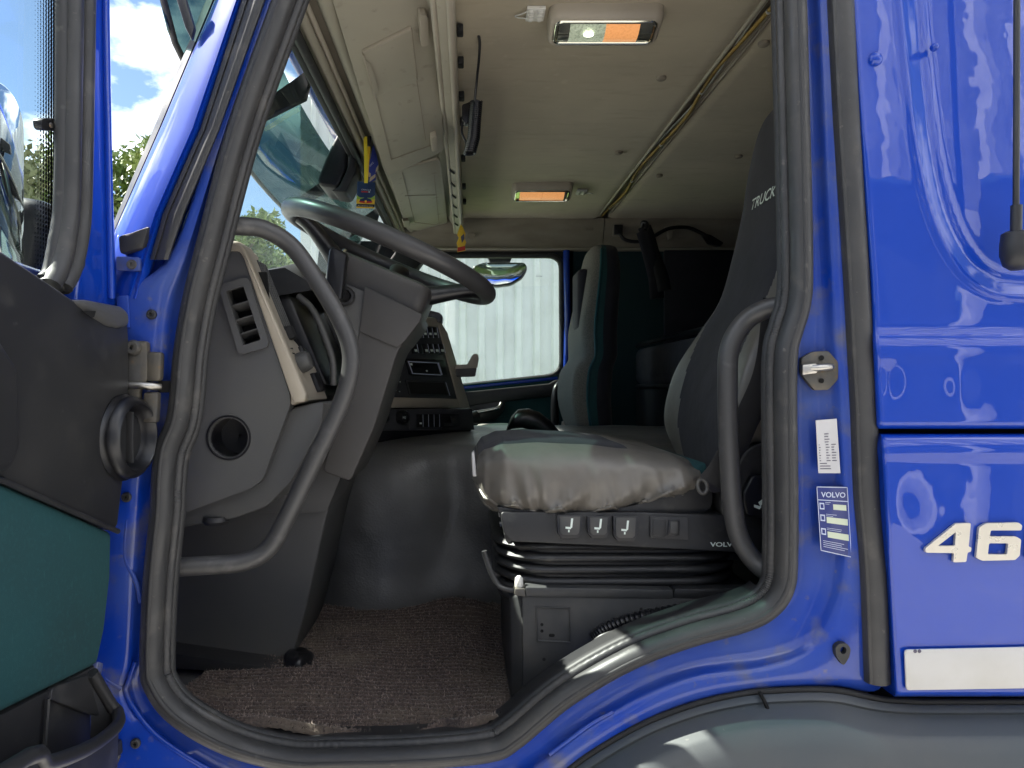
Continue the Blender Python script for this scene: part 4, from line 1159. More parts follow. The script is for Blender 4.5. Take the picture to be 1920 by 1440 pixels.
# ---- steering column and kick panel
YC = 0.34
prism('column_shroud', [S(x, y, YC) for x, y in round_poly([(688, 540), (788, 590), (783, 606), (757, 640), (744, 662), (702, 800), (657, 903), (604, 884), (650, 720), (676, 610)], 10)], (0, 0.22, 0), 'column_plastic', truck, 0.022, 4)
prism('column_collar', [S(x, y, YC - 0.005) for x, y in round_poly([(684, 537), (791, 589), (786, 604), (758, 640), (744, 652), (674, 622)], 4)], (0, 0.235, 0), 'column_plastic', truck, 0.006, 3)
prism('ignition_cover', [S(x, y, YC + 0.004) for x, y in round_poly([(634, 526), (692, 550), (668, 650), (648, 640), (630, 560)], 6)], (0, 0.18, 0), 'dash_plastic', truck, 0.008, 3)
lathe('ignition_ring', S(648, 556, YC + 0.002), (0, -1, 0), [(0.020, 0), (0.020, 0.006), (0.017, 0.009), (0.013, 0.009), (0.012, 0.0), (0.002, 0.0)], 'dark_plastic', truck, 24)
prism('kick_panel', [S(x, y, 0.42) for x, y in round_poly([(300, 940), (560, 840), (650, 862), (640, 890), (612, 968), (575, 1135), (545, 1243), (470, 1236), (300, 1212)], 12)], (0, 0.30, 0), 'dash_plastic', truck, 0.035, 5)
prism('kick_panel_cover', [S(x, y, 0.40) for x, y in round_poly([(470, 962), (560, 840), (648, 868), (640, 892), (612, 960), (560, 962)], 8)], (0, 0.2, 0), 'dash_plastic', truck, 0.03, 5)
prism('kick_panel_foot', [S(x, y, 0.36) for x, y in round_poly([(300, 1222), (480, 1248), (560, 1255), (575, 1268), (300, 1252)], 5)], (0, 0.12, 0), 'dark_plastic', truck, 0.014, 3)
def lump(name, c, s, mat, parent, seed=0, amp=0.15, nu=20, nv=12):
    rings_ = []
    for j in range(nv + 1):
        th = math.pi * j / nv
        rings_.append([Vector(c) + Vector((s[0] * math.sin(th) * math.cos(2 * math.pi * i / nu), s[1] * math.sin(th) * math.sin(2 * math.pi * i / nu), s[2] * math.cos(th))) * (1 + amp * noise.noise(Vector((math.sin(th) * math.cos(2 * math.pi * i / nu) * 1.7 + seed, math.sin(th) * math.sin(2 * math.pi * i / nu) * 1.7, math.cos(th) * 1.7)))) for i in range(nu)])
    return loft(name, rings_, mat, parent, smooth=80)
lump('column_boot', S(558, 1245, 0.40), (0.036, 0.05, 0.028), 'black_plastic', truck, 2, 0.35)
tube('column_lever', catmull([S(646, 556, YC - 0.005), S(636, 552, YC - 0.03)], 3), 0.012, 'black_plastic', truck, 12)
prism('stalk', [S(x, y, YC - 0.045) for x, y in round_poly([(617, 466), (627, 461), (651, 476), (648, 492), (640, 562), (626, 562), (609, 546), (612, 505)], 5)], (0, 0.03, 0), 'black_plastic', truck, 0.006, 3)

# ---- steering wheel
WC = W(-0.174, 0.455, 0.288)
TH = math.radians(22.5)
wu = Vector((math.cos(TH), 0, -math.sin(TH)))       # down towards the driver
wv = Vector((0, 1, 0))
wn_ = Vector((math.sin(TH), 0, math.cos(TH)))       # facing the driver
sw = thing('steering_wheel', 'large dark grey steering wheel tilted in front of the driver seat', 'steering wheel', WC)
def wp(a, b, c):
    return WC + wu * a + wv * b + wn_ * c
tube('rim', [wp(0.231 * math.cos(2 * math.pi * k / 72), 0.231 * math.sin(2 * math.pi * k / 72), 0) for k in range(72)], 0.0195, 'wheel_leather', sw, 16, True)
for (ang, w0) in ((0, 0.034), (180, 0.036), (90, 0.03)):
    a = math.radians(ang)
    d = wu * math.cos(a) + wv * math.sin(a)
    s_ = -wu * math.sin(a) + wv * math.cos(a)
    rr = []
    for k in range(9):
        t = k / 8
        r0 = lerp(0.06, 0.225, t)
        w_ = w0 * (1 - 0.45 * math.sin(math.pi * t)) 
        dz = lerp(-0.070, 0.0, smooth01(t))
        th_ = lerp(0.030, 0.014, t)
        c = WC + d * r0 + wn_ * dz
        rr.append([c + s_ * (w_ * math.cos(2 * math.pi * i / 12)) + wn_ * (th_ * math.sin(2 * math.pi * i / 12)) for i in range(12)])
    loft('spoke', rr, 'black_plastic', sw)
hubs = [(-0.115, 0.135, -0.02), (0.105, 0.135, -0.02)]
hb = []
for (c, su, sv, e) in ((-0.135, 0.098, 0.080, 0), (-0.130, 0.104, 0.088, 0), (-0.09, 0.110, 0.094, 0), (-0.055, 0.110, 0.095, 0), (-0.045, 0.106, 0.091, 0), (-0.040, 0.092, 0.080, 0)):
    hb.append([wp(a + 0.012, b, c) for a, b in [(x * su, y * sv) for x, y in rr2(2, 2, 0.22, 4)]])
loft('hub', hb, 'column_plastic', sw, smooth=40)
tube('hub_strip', catmull([wp(-0.075, -0.085, -0.040), wp(-0.078, -0.094, -0.055), wp(-0.072, -0.094, -0.10), wp(-0.066, -0.086, -0.130)], 4), 0.006, 'lamp_chrome', sw, 8)

# ---- grab handles in the doorway
def grab(name, pts, r, mat):
    p = catmull([S(*q) for q in pts], 7)
    o = tube(name, p, r, mat, truck, 16)
    for e, nb in ((p[0], p[1]), (p[-1], p[-2])):
        lathe('flange', e, nb - e, [(r * 1.5, -0.004), (r * 1.45, 0.004), (r * 1.02, 0.010)], 'rubber_dark', o, 16)
    return o
grab('grab_handle', [(408, 424, 0.06), (450, 424, 0.07), (495, 430, 0.085), (545, 460, 0.10), (590, 520, 0.105), (635, 595, 0.105), (656, 650, 0.105), (656, 700, 0.105), (636, 765, 0.105), (585, 872, 0.10), (530, 985, 0.095), (500, 1032, 0.09), (455, 1054, 0.08), (390, 1060, 0.07), (318, 1064, 0.06)], 0.0155, 'handle_grey')
grab('grab_handle', [(1478, 572, 0.05), (1440, 578, 0.07), (1398, 602, 0.09), (1369, 650, 0.095), (1364, 720, 0.095), (1367, 850, 0.095), (1374, 950, 0.095), (1388, 1012, 0.09), (1420, 1058, 0.075), (1456, 1082, 0.05)], 0.0165, 'handle_grey')

# ---- bunk behind the seats
bk = box('bunk_base', (1.05, 1.13, ZC - 0.30), (0.56, 2.08, 0.58), 'black_matte', truck, 0.01)
box('bunk_mattress', (1.05, 1.13, ZC + 0.085), (0.58, 2.06, 0.165), 'navy_fabric', truck, 0.035, 4)
box('bunk_backboard', (1.28, 1.13, ZC + 0.40), (0.05, 2.06, 0.42), 'navy_fabric', truck, 0.02, 3)
tube('bunk_rail', [W(0.765, 0.15, 0.182), W(0.765, 2.12, 0.182)], 0.010, 'black_plastic', truck, 8)
tube('bunk_rail', [W(0.765, 0.15, -0.005), W(0.765, 2.12, -0.005)], 0.010, 'dark_plastic', truck, 8)

# ================================================================== seats
def backrest_rings(prof, ys, face_bulge, edge=4.0, n=36, thick=0.12):
    "prof rows: (z, x_front, half_width, y_centre, thickness, bolster)"
    out = []
    for (z, xf, hw, yc, th, bo) in prof:
        R = []
        for k in range(n):
            a = 2 * math.pi * k / n
            c, s = math.cos(a), math.sin(a)
            e = 0.55
            yy = hw * math.copysign(abs(s) ** e, s)
            xx = -math.copysign(abs(c) ** e, c)          # -1 front .. +1 back
            q = yy / hw
            x = xf + th / 2 + xx * th / 2
            if c > 0:                                    # front: side bolsters stand proud
                x -= bo * (abs(q) ** 3) * smooth01(c * 2) - face_bulge * (q ** 2)
            R.append(W(x, yc + yy, z))
        out.append(R)
    return out
def resample_prof(prof, n=5):
    p = catmull([Vector(r[:3]) for r in prof], n)
    p2 = catmull([Vector(r[3:6]) for r in prof], n)
    return [(*a, *b) for a, b in zip(p, p2)]

ds = thing('driver_seat', 'driver seat with dark cloth and grey leather cover on black bellows base', 'seat', W(0.35, 0.42, -0.60))
dprof = [(-0.20, 0.505, 0.170, 0.42, 0.13, 0.015), (-0.15, 0.500, 0.215, 0.42, 0.15, 0.035), (-0.09, 0.500, 0.240, 0.42, 0.155, 0.055), (-0.02, 0.512, 0.245, 0.42, 0.155, 0.058), (0.05, 0.530, 0.235, 0.42, 0.15, 0.05),
         (0.13, 0.560, 0.205, 0.42, 0.145, 0.030), (0.20, 0.590, 0.175, 0.42, 0.14, 0.018), (0.30, 0.612, 0.160, 0.42, 0.135, 0.012), (0.40, 0.630, 0.152, 0.42, 0.13, 0.008), (0.48, 0.640, 0.148, 0.42, 0.125, 0.005), (0.55, 0.650, 0.135, 0.42, 0.115, 0.0), (0.595, 0.662, 0.112, 0.42, 0.10, 0.0), (0.620, 0.682, 0.075, 0.42, 0.06, 0.0), (0.627, 0.695, 0.03, 0.42, 0.03, 0.0)]
NB = 168
rp = resample_prof(dprof, 12)
RB_ = backrest_rings(rp, None, 0.0, n=NB)
def bmat(i, k):
    # grey leather along the bolster shoulders, narrowing upward
    z = rp[min(i, len(rp) - 1)][0]
    a = (k + 0.5) / NB * 2 * math.pi
    s, c = math.sin(a), math.cos(a)
    if c < -0.2:
        return 0
    lim = lerp(0.36, 0.46, (z + 0.15) / 0.2) if z < 0.05 else lerp(0.46, 0.93, ((z - 0.05) / 0.30) ** 0.9 if z < 0.35 else 1)
    top = 0.992 if z < 0.12 else 1.0
    return 1 if (abs(s) > lim and z < 0.40 and c > 0.02) else 0
loft('backrest', RB_, ['navy_fabric', 'grey_leather'], ds, smooth=70, midx_fn=bmat)
# piping seams along the bolsters
for sg in (1, -1):
    for th_ in (1.50,):
        path = []
        for R, row in zip(RB_[10:-30:3], rp[10:-30:3]):
            k = int(round(((th_ if sg > 0 else 2 * math.pi - th_) / (2 * math.pi)) * NB)) % NB
            path.append(R[k] + Vector((-0.001, 0, 0)))
        tube('piping', catmull(path, 2), 0.0032, 'grey_leather', ds, 6)
tb = RB_[int(len(RB_) * 0.66)]
# word on the head cover
def on_back(px, py):
    Y = 0.30
    return S(px, py, Y)
def front_x(z):
    for a, b in zip(rp, rp[1:]):
        if a[0] <= z <= b[0]:
            return lerp(a[1], b[1], (z - a[0]) / max(1e-6, b[0] - a[0]))
    return rp[-1][1]
p0 = W(front_x(0.385) - 0.0035, 0.455, 0.385); p1 = W(front_x(0.385) - 0.0035, 0.300, 0.385)
text_mesh('lettering', 'TRUCK', p0, p1 - p0, Vector((0.13, 0, 1)), 0.024, 'symbol_white', ds, 0.0025, shear=0.25, width=0.124, bold=0.012)

# cushion under its leather cover: cross sections along X
def cushion(name, x0, x1, top, bot, yn, yf, mat, parent, nseg=44, n=40, wr=0.0, seed=0, matfn=None, mats=None):
    R = []
    for i in range(nseg + 1):
        t = i / nseg
        x = lerp(x0, x1, t)
        zt, zb = top(t), bot(t)
        a_ = yn(t); b_ = yf(t)
        cy, hw = (a_ + b_) / 2, (b_ - a_) / 2
        cz, hh = (zt + zb) / 2, (zt - zb) / 2
        ring_ = []
        for k in range(n):
            a = 2 * math.pi * k / n
            e = 0.62
            y = cy + hw * math.copysign(abs(math.cos(a)) ** e, math.cos(a))
            z = cz + hh * math.copysign(abs(math.sin(a)) ** e, math.sin(a))
            if math.sin(a) > 0:
                z -= 0.016 * (1 - ((y - cy) / hw) ** 2) * math.sin(math.pi * min(1, max(0, t)))     # dished seat
            if wr and math.sin(a) < 0.35:
                low = smooth01((0.35 - math.sin(a)) / 0.9)
                dy = wr * low * (noise.noise(Vector((x * 24 + 2.0 * math.sin(z * 18), z * 5, seed))) + 0.45 * noise.noise(Vector((x * 62 + z * 20, z * 9, seed + 4))))
                q_ = abs(noise.noise(Vector((x * 34 + 1.2 * math.sin(z * 30), z * 3, seed + 2))))
                dy += wr * 0.9 * low * smooth01((-0.18 - z) / 0.06) * (0.35 - min(0.35, q_ * 1.6))
                y += math.copysign(1, math.cos(a)) * dy * abs(math.cos(a)) ** 0.4
                z += 0.5 * dy * low
            if wr:
                y += 0.0045 * noise.noise(Vector((x * 9, z * 9, seed + 9))) * math.copysign(1, math.cos(a))
            ring_.append(W(x, y, z))
        R.append(ring_)
    return loft(name, R, mats or mat, parent, smooth=80, midx_fn=matfn), R
def curve1(pts):
    def f(t):
        for a, b in zip(pts, pts[1:]):
            if a[0] <= t <= b[0]:
                s = (t - a[0]) / (b[0] - a[0])
                return lerp(a[1], b[1], smooth01(s) * 0.5 + s * 0.5)
        return pts[-1][1]
    return f
ctop = curve1([(0, -0.160), (0.02, -0.136), (0.06, -0.114), (0.14, -0.098), (0.3, -0.090), (0.5, -0.092), (0.7, -0.104), (0.9, -0.124), (1, -0.142)])
cbot = curve1([(0, -0.190), (0.02, -0.205), (0.06, -0.240), (0.15, -0.258), (0.3, -0.268), (0.5, -0.268), (0.62, -0.258), (0.75, -0.238), (0.9, -0.222), (1, -0.210)])
cyn = curve1([(0, 0.30), (0.02, 0.255), (0.06, 0.215), (0.15, 0.182), (0.35, 0.165), (0.7, 0.165), (0.9, 0.172), (1, 0.19)])
cyf = curve1([(0, 0.56), (0.02, 0.60), (0.06, 0.635), (0.2, 0.665), (1, 0.67)])
def cmat(i, k):
    a = 2 * math.pi * (k + 0.5) / 56
    return 1 if (math.sin(a) > 0.80 and 3 < i < 98) or (i < 3 and math.sin(a) > 0.1) else 0
cushion_o, CR = cushion('cushion', 0.005, 0.425, ctop, cbot, cyn, cyf, None, ds, 140, 56, 0.036, 2, cmat, ['grey_leather', 'navy_fabric'])
for kk in (32, 36):
    tube('piping', catmull([R[kk] for R in CR[2:138:3]], 2), 0.0028, 'grey_leather', ds, 6)
# pale cover label and tab on the front edge
prism('cover_tab', [S(x, y, 0.26) for x, y in ((884, 850), (889, 846), (893, 884), (902, 886), (902, 893), (886, 894))], (0, 0.03, 0), 'paper_white', ds, 0.002)
# plastic pan below the cover
prism('seat_pan', [S(x, y, 0.185) for x, y in round_poly([(930, 950), (1080, 968), (1200, 945), (1310, 900), (1336, 905), (1336, 950), (1300, 975), (1200, 985), (1120, 985), (940, 966)], 10)], (0, 0.46, 0), 'seat_black', ds, 0.012, 3)
prism('side_cloth', [S(x, y, 0.20) for x, y in ((1285, 905), (1302, 872), (1326, 866), (1330, 902))], (0, 0.4, 0), 'teal_fabric', ds, 0.008)
# control panel
QP = [S(935, 958, 0.178), S(1440, 958, 0.168), S(1440, 1046, 0.160), S(948, 1020, 0.168)]
pts = [bil(QP, u, v) for u, v in [uvq(QP, *p) for p in round_poly([(938, 960), (1200, 960), (1420, 968), (1444, 985), (1444, 1040), (1380, 1036), (1180, 1026), (960, 1016), (944, 1000)], 8)]]
nP = qn(QP)
cp = prism('control_panel', pts, Vector((0, 0.40, 0)), 'seat_black', ds, 0.008, 3)
def qp(name, pts, h, mat, base=0.0, bevel=0.002, r=0.0, parent=None):
    return on_quad(name, QP, [uvq(QP, *p) for p in pts], mat, parent or cp, h, base, bevel, r)
def seat_symbol(cx_, cy_, s, parent, base):
    qp('symbol', [(cx_ + 2 * s, cy_ - 14 * s), (cx_ + 6 * s, cy_ - 14 * s), (cx_ + 4 * s, cy_ + 4 * s), (cx_ + 0 * s, cy_ + 6 * s)], 0.0004, 'symbol_white', base, 0, parent=parent)
    qp('symbol', [(cx_ - 9 * s, cy_ + 2 * s), (cx_ + 3 * s, cy_ + 3 * s), (cx_ + 1 * s, cy_ + 7 * s), (cx_ - 9 * s, cy_ + 6 * s)], 0.0004, 'symbol_white', base, 0, parent=parent)
    qp('symbol', [(cx_ - 4 * s, cy_ + 8 * s), (cx_ - 1 * s, cy_ + 8 * s), (cx_ - 1 * s, cy_ + 13 * s), (cx_ - 4 * s, cy_ + 13 * s)], 0.0004, 'symbol_white', base, 0, parent=parent)
for k, (x0, y0, x1, y1) in enumerate(((1043, 966, 1091, 1008), (1099, 968, 1142, 1008), (1147, 968, 1194, 1014))):
    pd = qp('adjuster_paddle', [(x0, y0), (x1, y0), (x1 - 2, y1 - 10), (x1 - 9, y1), (x0 + 9, y1), (x0 + 1, y1 - 10)], 0.014, 'black_plastic', 0.0, 0.005, 0.006)
    qp('paddle_face', [(x0 + 5, y0 + 2), (x1 - 5, y0 + 2), (x1 - 7, y1 - 10), (x1 - 11, y1 - 6), (x0 + 11, y1 - 6), (x0 + 6, y1 - 10)], 0.002, 'pedestal_grey', 0.0135, 0.001, 0.004, pd)
    seat_symbol((x0 + x1) / 2, (y0 + y1) / 2 - 2, 0.95, pd, 0.0158)
rk = qp('switch_bezel', [(1218, 968), (1290, 971), (1289, 1012), (1218, 1008)], 0.006, 'dark_plastic', 0.0, 0.002, 0.006)
qp('rocker_switch', [(1251, 974), (1272, 975), (1271, 1004), (1250, 1003)], 0.004, 'black_plastic', 0.006, 0.001, 0, rk)
qp('rocker_cap', [(1254, 977), (1269, 978), (1268, 1000), (1253, 999)], 0.003, 'pedestal_grey', 0.009, 0.001, 0, rk)
qp('blank_plate', [(1223, 972), (1247, 973), (1246, 1006), (1222, 1004)], 0.002, 'seat_black', 0.006, 0.001, 0, rk)
text_mesh('lettering', 'VOLVO', bil(QP, *uvq(QP, 1331, 1025)) + nP * 0.0012, QP[1] - QP[0], Vector((0, 0, 1)), 0.0082, 'symbol_white', cp, 0.0, width=0.052, bold=0.025)
# bellows
def bell(z, g):
    w_, d_ = 0.455 + g, 0.44 + g
    return [W(0.278 + x, 0.40 + y, z) for x, y in rr2(w_, d_, 0.09, 6)]
br_ = []
z = -0.285
folds = [(0.0, 0.0), (-0.003, 0.026), (-0.009, 0.033), (-0.015, 0.026), (-0.018, 0.0)]
for fI in range(6):
    for dz, g_ in folds:
        br_.append([p + Vector((0, 0, -0.022 * math.sin(math.pi * min(1, max(0, (p.x - 0.02) / 0.5))) * (fI / 5))) for p in bell(z + dz, g_ * (1 - 0.1 * fI) - 0.02)])
    z -= 0.0190
loft('bellows', br_, 'seat_black', ds, smooth=60)
prism('bellows_skirt', [S(x, y, 0.20) for x, y in round_poly([(944, 1000), (990, 1018), (1180, 1028), (1440, 1040), (1440, 1052), (1180, 1044), (980, 1034), (950, 1018)], 5)], (0, 0.38, 0), 'seat_black', ds, 0.006)
# pedestal
PQ = [S(978, 1112, 0.165), S(1450, 1125, 0.155), S(1450, 1330, 0.155), S(980, 1330, 0.165)]
pd = prism('pedestal', PQ, Vector((-0.0, 0.46, 0)), 'pedestal_grey', ds, 0.005)
def pq(name, pts, h, mat, base=0.0, bevel=0.002, r=0.0, parent=None):
    return on_quad(name, PQ, [uvq(PQ, *p) for p in pts], mat, parent or pd, h, base, bevel, r)
fr4 = [(1003, 1136), (1070, 1138), (1070, 1205), (1006, 1202)]
for (a, b) in ((0, 1), (1, 2), (2, 3), (3, 0)):
    A, B_ = Vector(fr4[a]), Vector(fr4[b])
    c_ = Vector((1037, 1170))
    A2, B2 = A.lerp(c_, 0.10), B_.lerp(c_, 0.10)
    pq('embossed_edge', [tuple(A), tuple(B_), tuple(B2), tuple(A2)], 0.0035, 'pedestal_grey', 0, 0.0015)
for x, y, r in ((1016, 1171, 3), (1016, 1183, 3), (1202, 1142, 3), (1214, 1143, 2.5), (1020, 1236, 3.2)):
    pq('hole', cyc(x, y, r, 12), 0.0003, 'void_black', 0.0004, 0)
pq('hole', round_poly([(1029, 1188), (1040, 1188), (1040, 1194), (1029, 1194)], 3), 0.0003, 'void_black', 0.0004, 0)
prism('pedestal_side', [S(956, 1120, 0.19), S(980, 1112, 0.168), S(982, 1330, 0.168), S(958, 1330, 0.19)], (0, 0.4, 0), 'pedestal_grey', ds, 0.004)
prism('seat_rail', [S(x, y, 0.158) for x, y in ((986, 1101), (1262, 1106), (1262, 1124), (986, 1118))], (0, 0.03, 0), 'pedestal_grey', ds, 0.002)
prism('seat_rail', [S(x, y, 0.158) for x, y in ((1266, 1104), (1450, 1104), (1450, 1128), (1262, 1122))], (0, 0.03, 0), 'seat_black', ds, 0.002)
prism('rail_end', [S(x, y, 0.160) for x, y in ((966, 1104), (985, 1104), (985, 1120), (964, 1116))], (0, 0.03, 0), 'dirty_steel', ds, 0.002)
lathe('rail_knob', S(973, 1094, 0.175), (0, 0, 1), [(0.007, -0.008), (0.008, 0), (0.007, 0.010), (0.003, 0.014)], 'white_plastic', ds, 14)
tube('slide_lever', catmull([S(908, 1033, 0.19), S(911, 1044, 0.19), S(920, 1070, 0.185), S(932, 1094, 0.18), S(946, 1104, 0.175), S(970, 1108, 0.175)], 5), 0.0052, 'dark_plastic', ds, 10)
tube('slide_lever_return', catmull([S(925, 1075, 0.26), S(940, 1079, 0.26), S(965, 1078, 0.26)], 4), 0.005, 'dark_plastic', ds, 8)
for k in range(9):   # chain of pale clips on the bellows' front edge
    prism('bellows_clip', [S(934 + (k % 2) * 5 + k * 0.9, 962 + k * 9, 0.30), S(942 + (k % 2) * 4 + k * 0.9, 960 + k * 9, 0.30), S(943 + (k % 2) * 4 + k, 967 + k * 9, 0.30), S(936 + (k % 2) * 5 + k, 970 + k * 9, 0.30)], (0, 0.012, 0), 'paper_white', ds, 0.001)
# recliner cover and adjuster at the rear
prism('recliner_cover', [S(x, y, 0.165) for x, y in round_poly([(1385, 870), (1400, 842), (1425, 830), (1470, 832), (1480, 1000), (1420, 1000), (1372, 985), (1350, 960), (1352, 920)], 14)], (0, 0.06, 0), 'seat_black', ds, 0.016, 4)
ak = prism('recliner_adjuster', [S(x, y, 0.150) for x, y in round_poly([(1412, 890), (1470, 900), (1470, 975), (1400, 968), (1392, 930)], 10)], (0, 0.03, 0), 'black_plastic', ds, 0.008, 3)
for pts_ in ([(1422, 942), (1432, 934), (1434, 938), (1426, 950)], [(1414, 946), (1428, 950), (1424, 955), (1414, 951)]):
    prism('symbol', [S(x, y, 0.1492) for x, y in pts_], (0, 0.0006, 0), 'symbol_white', ak)
prism('belt_guide', [S(x, y, 0.168) for x, y in round_poly([(1322, 900), (1350, 850), (1372, 800), (1400, 760), (1440, 700), (1452, 740), (1420, 800), (1395, 860), (1360, 920), (1335, 925)], 6)], (0, 0.012, 0), 'navy_fabric', ds, 0.003)

# seat belt with its ring at the cushion corner
sbt = thing('seat_belt', 'black seat belt falling beside the driver backrest to a metal ring', 'seat belt', S(1318, 915, 0.16))
tube('webbing', catmull([S(1452, 560, 0.13), S(1436, 690, 0.135), S(1400, 780, 0.14), S(1355, 870, 0.145), S(1330, 905, 0.15)], 6), 0.020, 'black_matte', sbt, 10, flat=(1, 0.08), up=(0, 1, 0))
tube('ring', [S(1317, 912, 0.148) + Vector((0.012 * math.cos(2 * math.pi * k / 20) * 0.7, 0.004 * math.sin(2 * math.pi * k / 20), 0.012 * math.sin(2 * math.pi * k / 20))) for k in range(20)], 0.0036, 'dirty_steel', sbt, 8, True)

# corrugated hose
hz = tag(tube('corrugated_hose', catmull([S(1112, 1198, 0.145), S(1135, 1180, 0.14), S(1180, 1163, 0.135), S(1240, 1150, 0.135), S(1310, 1138, 0.14), S(1345, 1132, 0.15)], 18), 0.0125, 'black_plastic', None, 12, ripple=(-0.30, 2.1)), 'black corrugated hose lying along the seat pedestal by the sill', 'hose')
tag(tube('cable', catmull([S(1112, 1205, 0.125), S(1130, 1192, 0.12), S(1165, 1182, 0.12), S(1200, 1176, 0.125)], 5), 0.004, 'handle_grey', None, 8), 'short grey cable curling out below the corrugated hose', 'cable')
tag(tube('cable', catmull([S(1330, 1136, 0.13), S(1350, 1128, 0.12), S(1400, 1124, 0.11), S(1440, 1112, 0.10)], 5), 0.003, 'pedestal_grey', None, 8), 'thin grey cable running rearward from the corrugated hose', 'cable')

# passenger seat
ps = thing('passenger_seat', 'far passenger seat with grey woven front and teal edging', 'seat', W(0.30, 1.78, -0.60))
pprof = [(-0.22, 0.430, 0.20, 1.78, 0.12, 0.01), (-0.16, 0.415, 0.235, 1.78, 0.14, 0.03), (-0.06, 0.400, 0.245, 1.78, 0.15, 0.045), (0.05, 0.405, 0.245, 1.78, 0.15, 0.04), (0.10, 0.425, 0.238, 1.78, 0.145, 0.02), (0.13, 0.430, 0.232, 1.78, 0.145, 0.022), (0.22, 0.432, 0.215, 1.78, 0.145, 0.03), (0.34, 0.448, 0.19, 1.78, 0.14, 0.02), (0.44, 0.462, 0.165, 1.78, 0.135, 0.01), (0.51, 0.472, 0.14, 1.78, 0.12, 0.0), (0.545, 0.485, 0.11, 1.78, 0.10, 0.0), (0.562, 0.505, 0.05, 1.78, 0.05, 0.0)]
rpp = resample_prof(pprof, 4)
RP = backrest_rings(rpp, None, 0.0, n=44)
def pmat(i, k):
    a = (k + 0.5) / 44 * 2 * math.pi
    c, s = math.cos(a), math.sin(a)
    if c > 0.12:
        return 0
    if c > 0.01:
        return 1
    return 2
loft('backrest', RP, ['grey_weave', 'teal_fabric', 'navy_fabric'], ps, smooth=70, midx_fn=pmat)
k_ = int(round((2 * math.pi - 1.44) / (2 * math.pi) * 44))
tube('piping', catmull([R[k_] for R in RP[3:-6]], 2), 0.005, 'teal_piping', ps, 6)
box('headrest_insert', W(0.452, 1.76, 0.34), (0.05, 0.16, 0.24), 'navy_fabric', ps, 0.02, 3)
pc_o, PR = cushion('cushion', 0.02, 0.45, curve1([(0, -0.18), (0.05, -0.16), (0.3, -0.15), (1, -0.17)]), curve1([(0, -0.24), (0.1, -0.28), (1, -0.28)]), curve1([(0, 1.60), (0.08, 1.55), (1, 1.54)]), curve1([(0, 1.96), (0.08, 2.02), (1, 2.03)]), None, ps, 24, 28, 0.0, 0, lambda i, k: 0 if math.sin(2 * math.pi * (k + .5) / 28) > 0.5 else 1, ['grey_weave', 'teal_fabric'])
box('pedestal', W(0.26, 1.80, -0.44), (0.34, 0.36, 0.32), 'seat_black', ps, 0.02)
prism('recliner_cover', [S(x, y, 1.50) for x, y in round_poly([(1105, 835), (1112, 812), (1130, 804), (1160, 806), (1180, 835)], 8)], (0, 0.05, 0), 'seat_black', ps, 0.012, 3)
prism('belt_buckle', [S(x, y, 2.06) for x, y in ((1054, 790), (1066, 790), (1068, 815), (1052, 815))], (0, 0.02, 0), 'steel', ps, 0.003)

# gear selector between the seats
gs = thing('gear_selector', 'black gear selector with silver button standing between the seats', 'gear selector', S(1000, 815, 1.12))
gb = []
for (x, y, r) in ((952, 816, 0.012), (954, 796, 0.028), (965, 786, 0.033), (985, 784, 0.033), (1005, 790, 0.032), (1025, 804, 0.030), (1045, 824, 0.026)):
    c = S(x, y, 1.12)
    gb.append([c + Vector((0, r * 1.2 * math.cos(2 * math.pi * k / 14), 0)) + Vector((0.35, 0, 1)).normalized() * r * math.sin(2 * math.pi * k / 14) for k in range(14)])
loft('grip', gb, 'black_plastic', gs, smooth=70)
prism('button', [S(x, y, 1.085) for x, y in round_poly([(982, 783), (996, 778), (1012, 788), (1010, 798), (990, 796)], 6)], (0, 0.01, 0), 'silver', gs, 0.003)
tube('stem', [S(1005, 800, 1.15), S(1010, 850, 1.15)], 0.02, 'black_plastic', gs, 10)
box('gaiter', S(1006, 850, 1.15) + Vector((0, 0, -0.01)), (0.16, 0.16, 0.05), 'black_matte', gs, 0.02)

# ================================================================== floor mat
def mat_fn(u, v):
    y = lerp(0.045, 0.735, v)
    xr = lerp(0.096, 0.106, v) + 0.006 * noise.noise(Vector((y * 14, 0, 5)))
    x = lerp(-0.545, xr, u)
    z = -0.597
    # ribs across the mat, bending at the right edge
    yy = y + 0.03 * smooth01((u - 0.78) / 0.25) ** 2 + 0.005 * noise.noise(Vector((x * 7, y * 4, 2)))
    rib = math.sin(yy * 2 * math.pi / 0.0165)
    z += 0.0054 * rib + 0.0022 * noise.noise(Vector((x * 160, y * 170, 1))) + 0.0016 * noise.noise(Vector((x * 330, y * 330, 7)))
    z += 0.012 * (0.5 + noise.noise(Vector((x * 6, y * 5, 4))))
    # far edge curls up the tunnel in waves
    w = smooth01((v - 0.86) / 0.14)
    z += w * (0.004 + 0.050 * (0.5 + 0.5 * math.sin(x * 19 + 1.9)) * (0.5 + 0.5 * noise.noise(Vector((x * 5, 0, 8))) * 1.2))
    # near edge: wavy and slightly raised over the sill
    n0 = 1 - smooth01(v / 0.10)
    px = CX + x * F / (y + D)
    z += n0 * (0.030 + 0.014 * math.sin(x * 16 + 0.7))
    y2 = y + n0 * (0.020 * math.exp(-((px - 830) / 26) ** 2) + 0.012 * noise.noise(Vector((x * 12, 1, 0))) - 0.012 * smooth01((px - 930) / 60))
    # front corner rides up beside the seal
    z += 0.02 * smooth01((0.15 - u) / 0.15) * smooth01((0.5 - v) / 0.4)
    return W(x, y2, z)
fm = grid('floor_mat', mat_fn, 330, 360, 'mat_pile', None, 0, thick=(0, 0, -0.006), back=False)
fm.data.shade_smooth()
tag(fm, 'ribbed brown carpet mat on the cab floor below the steering wheel', 'floor mat')
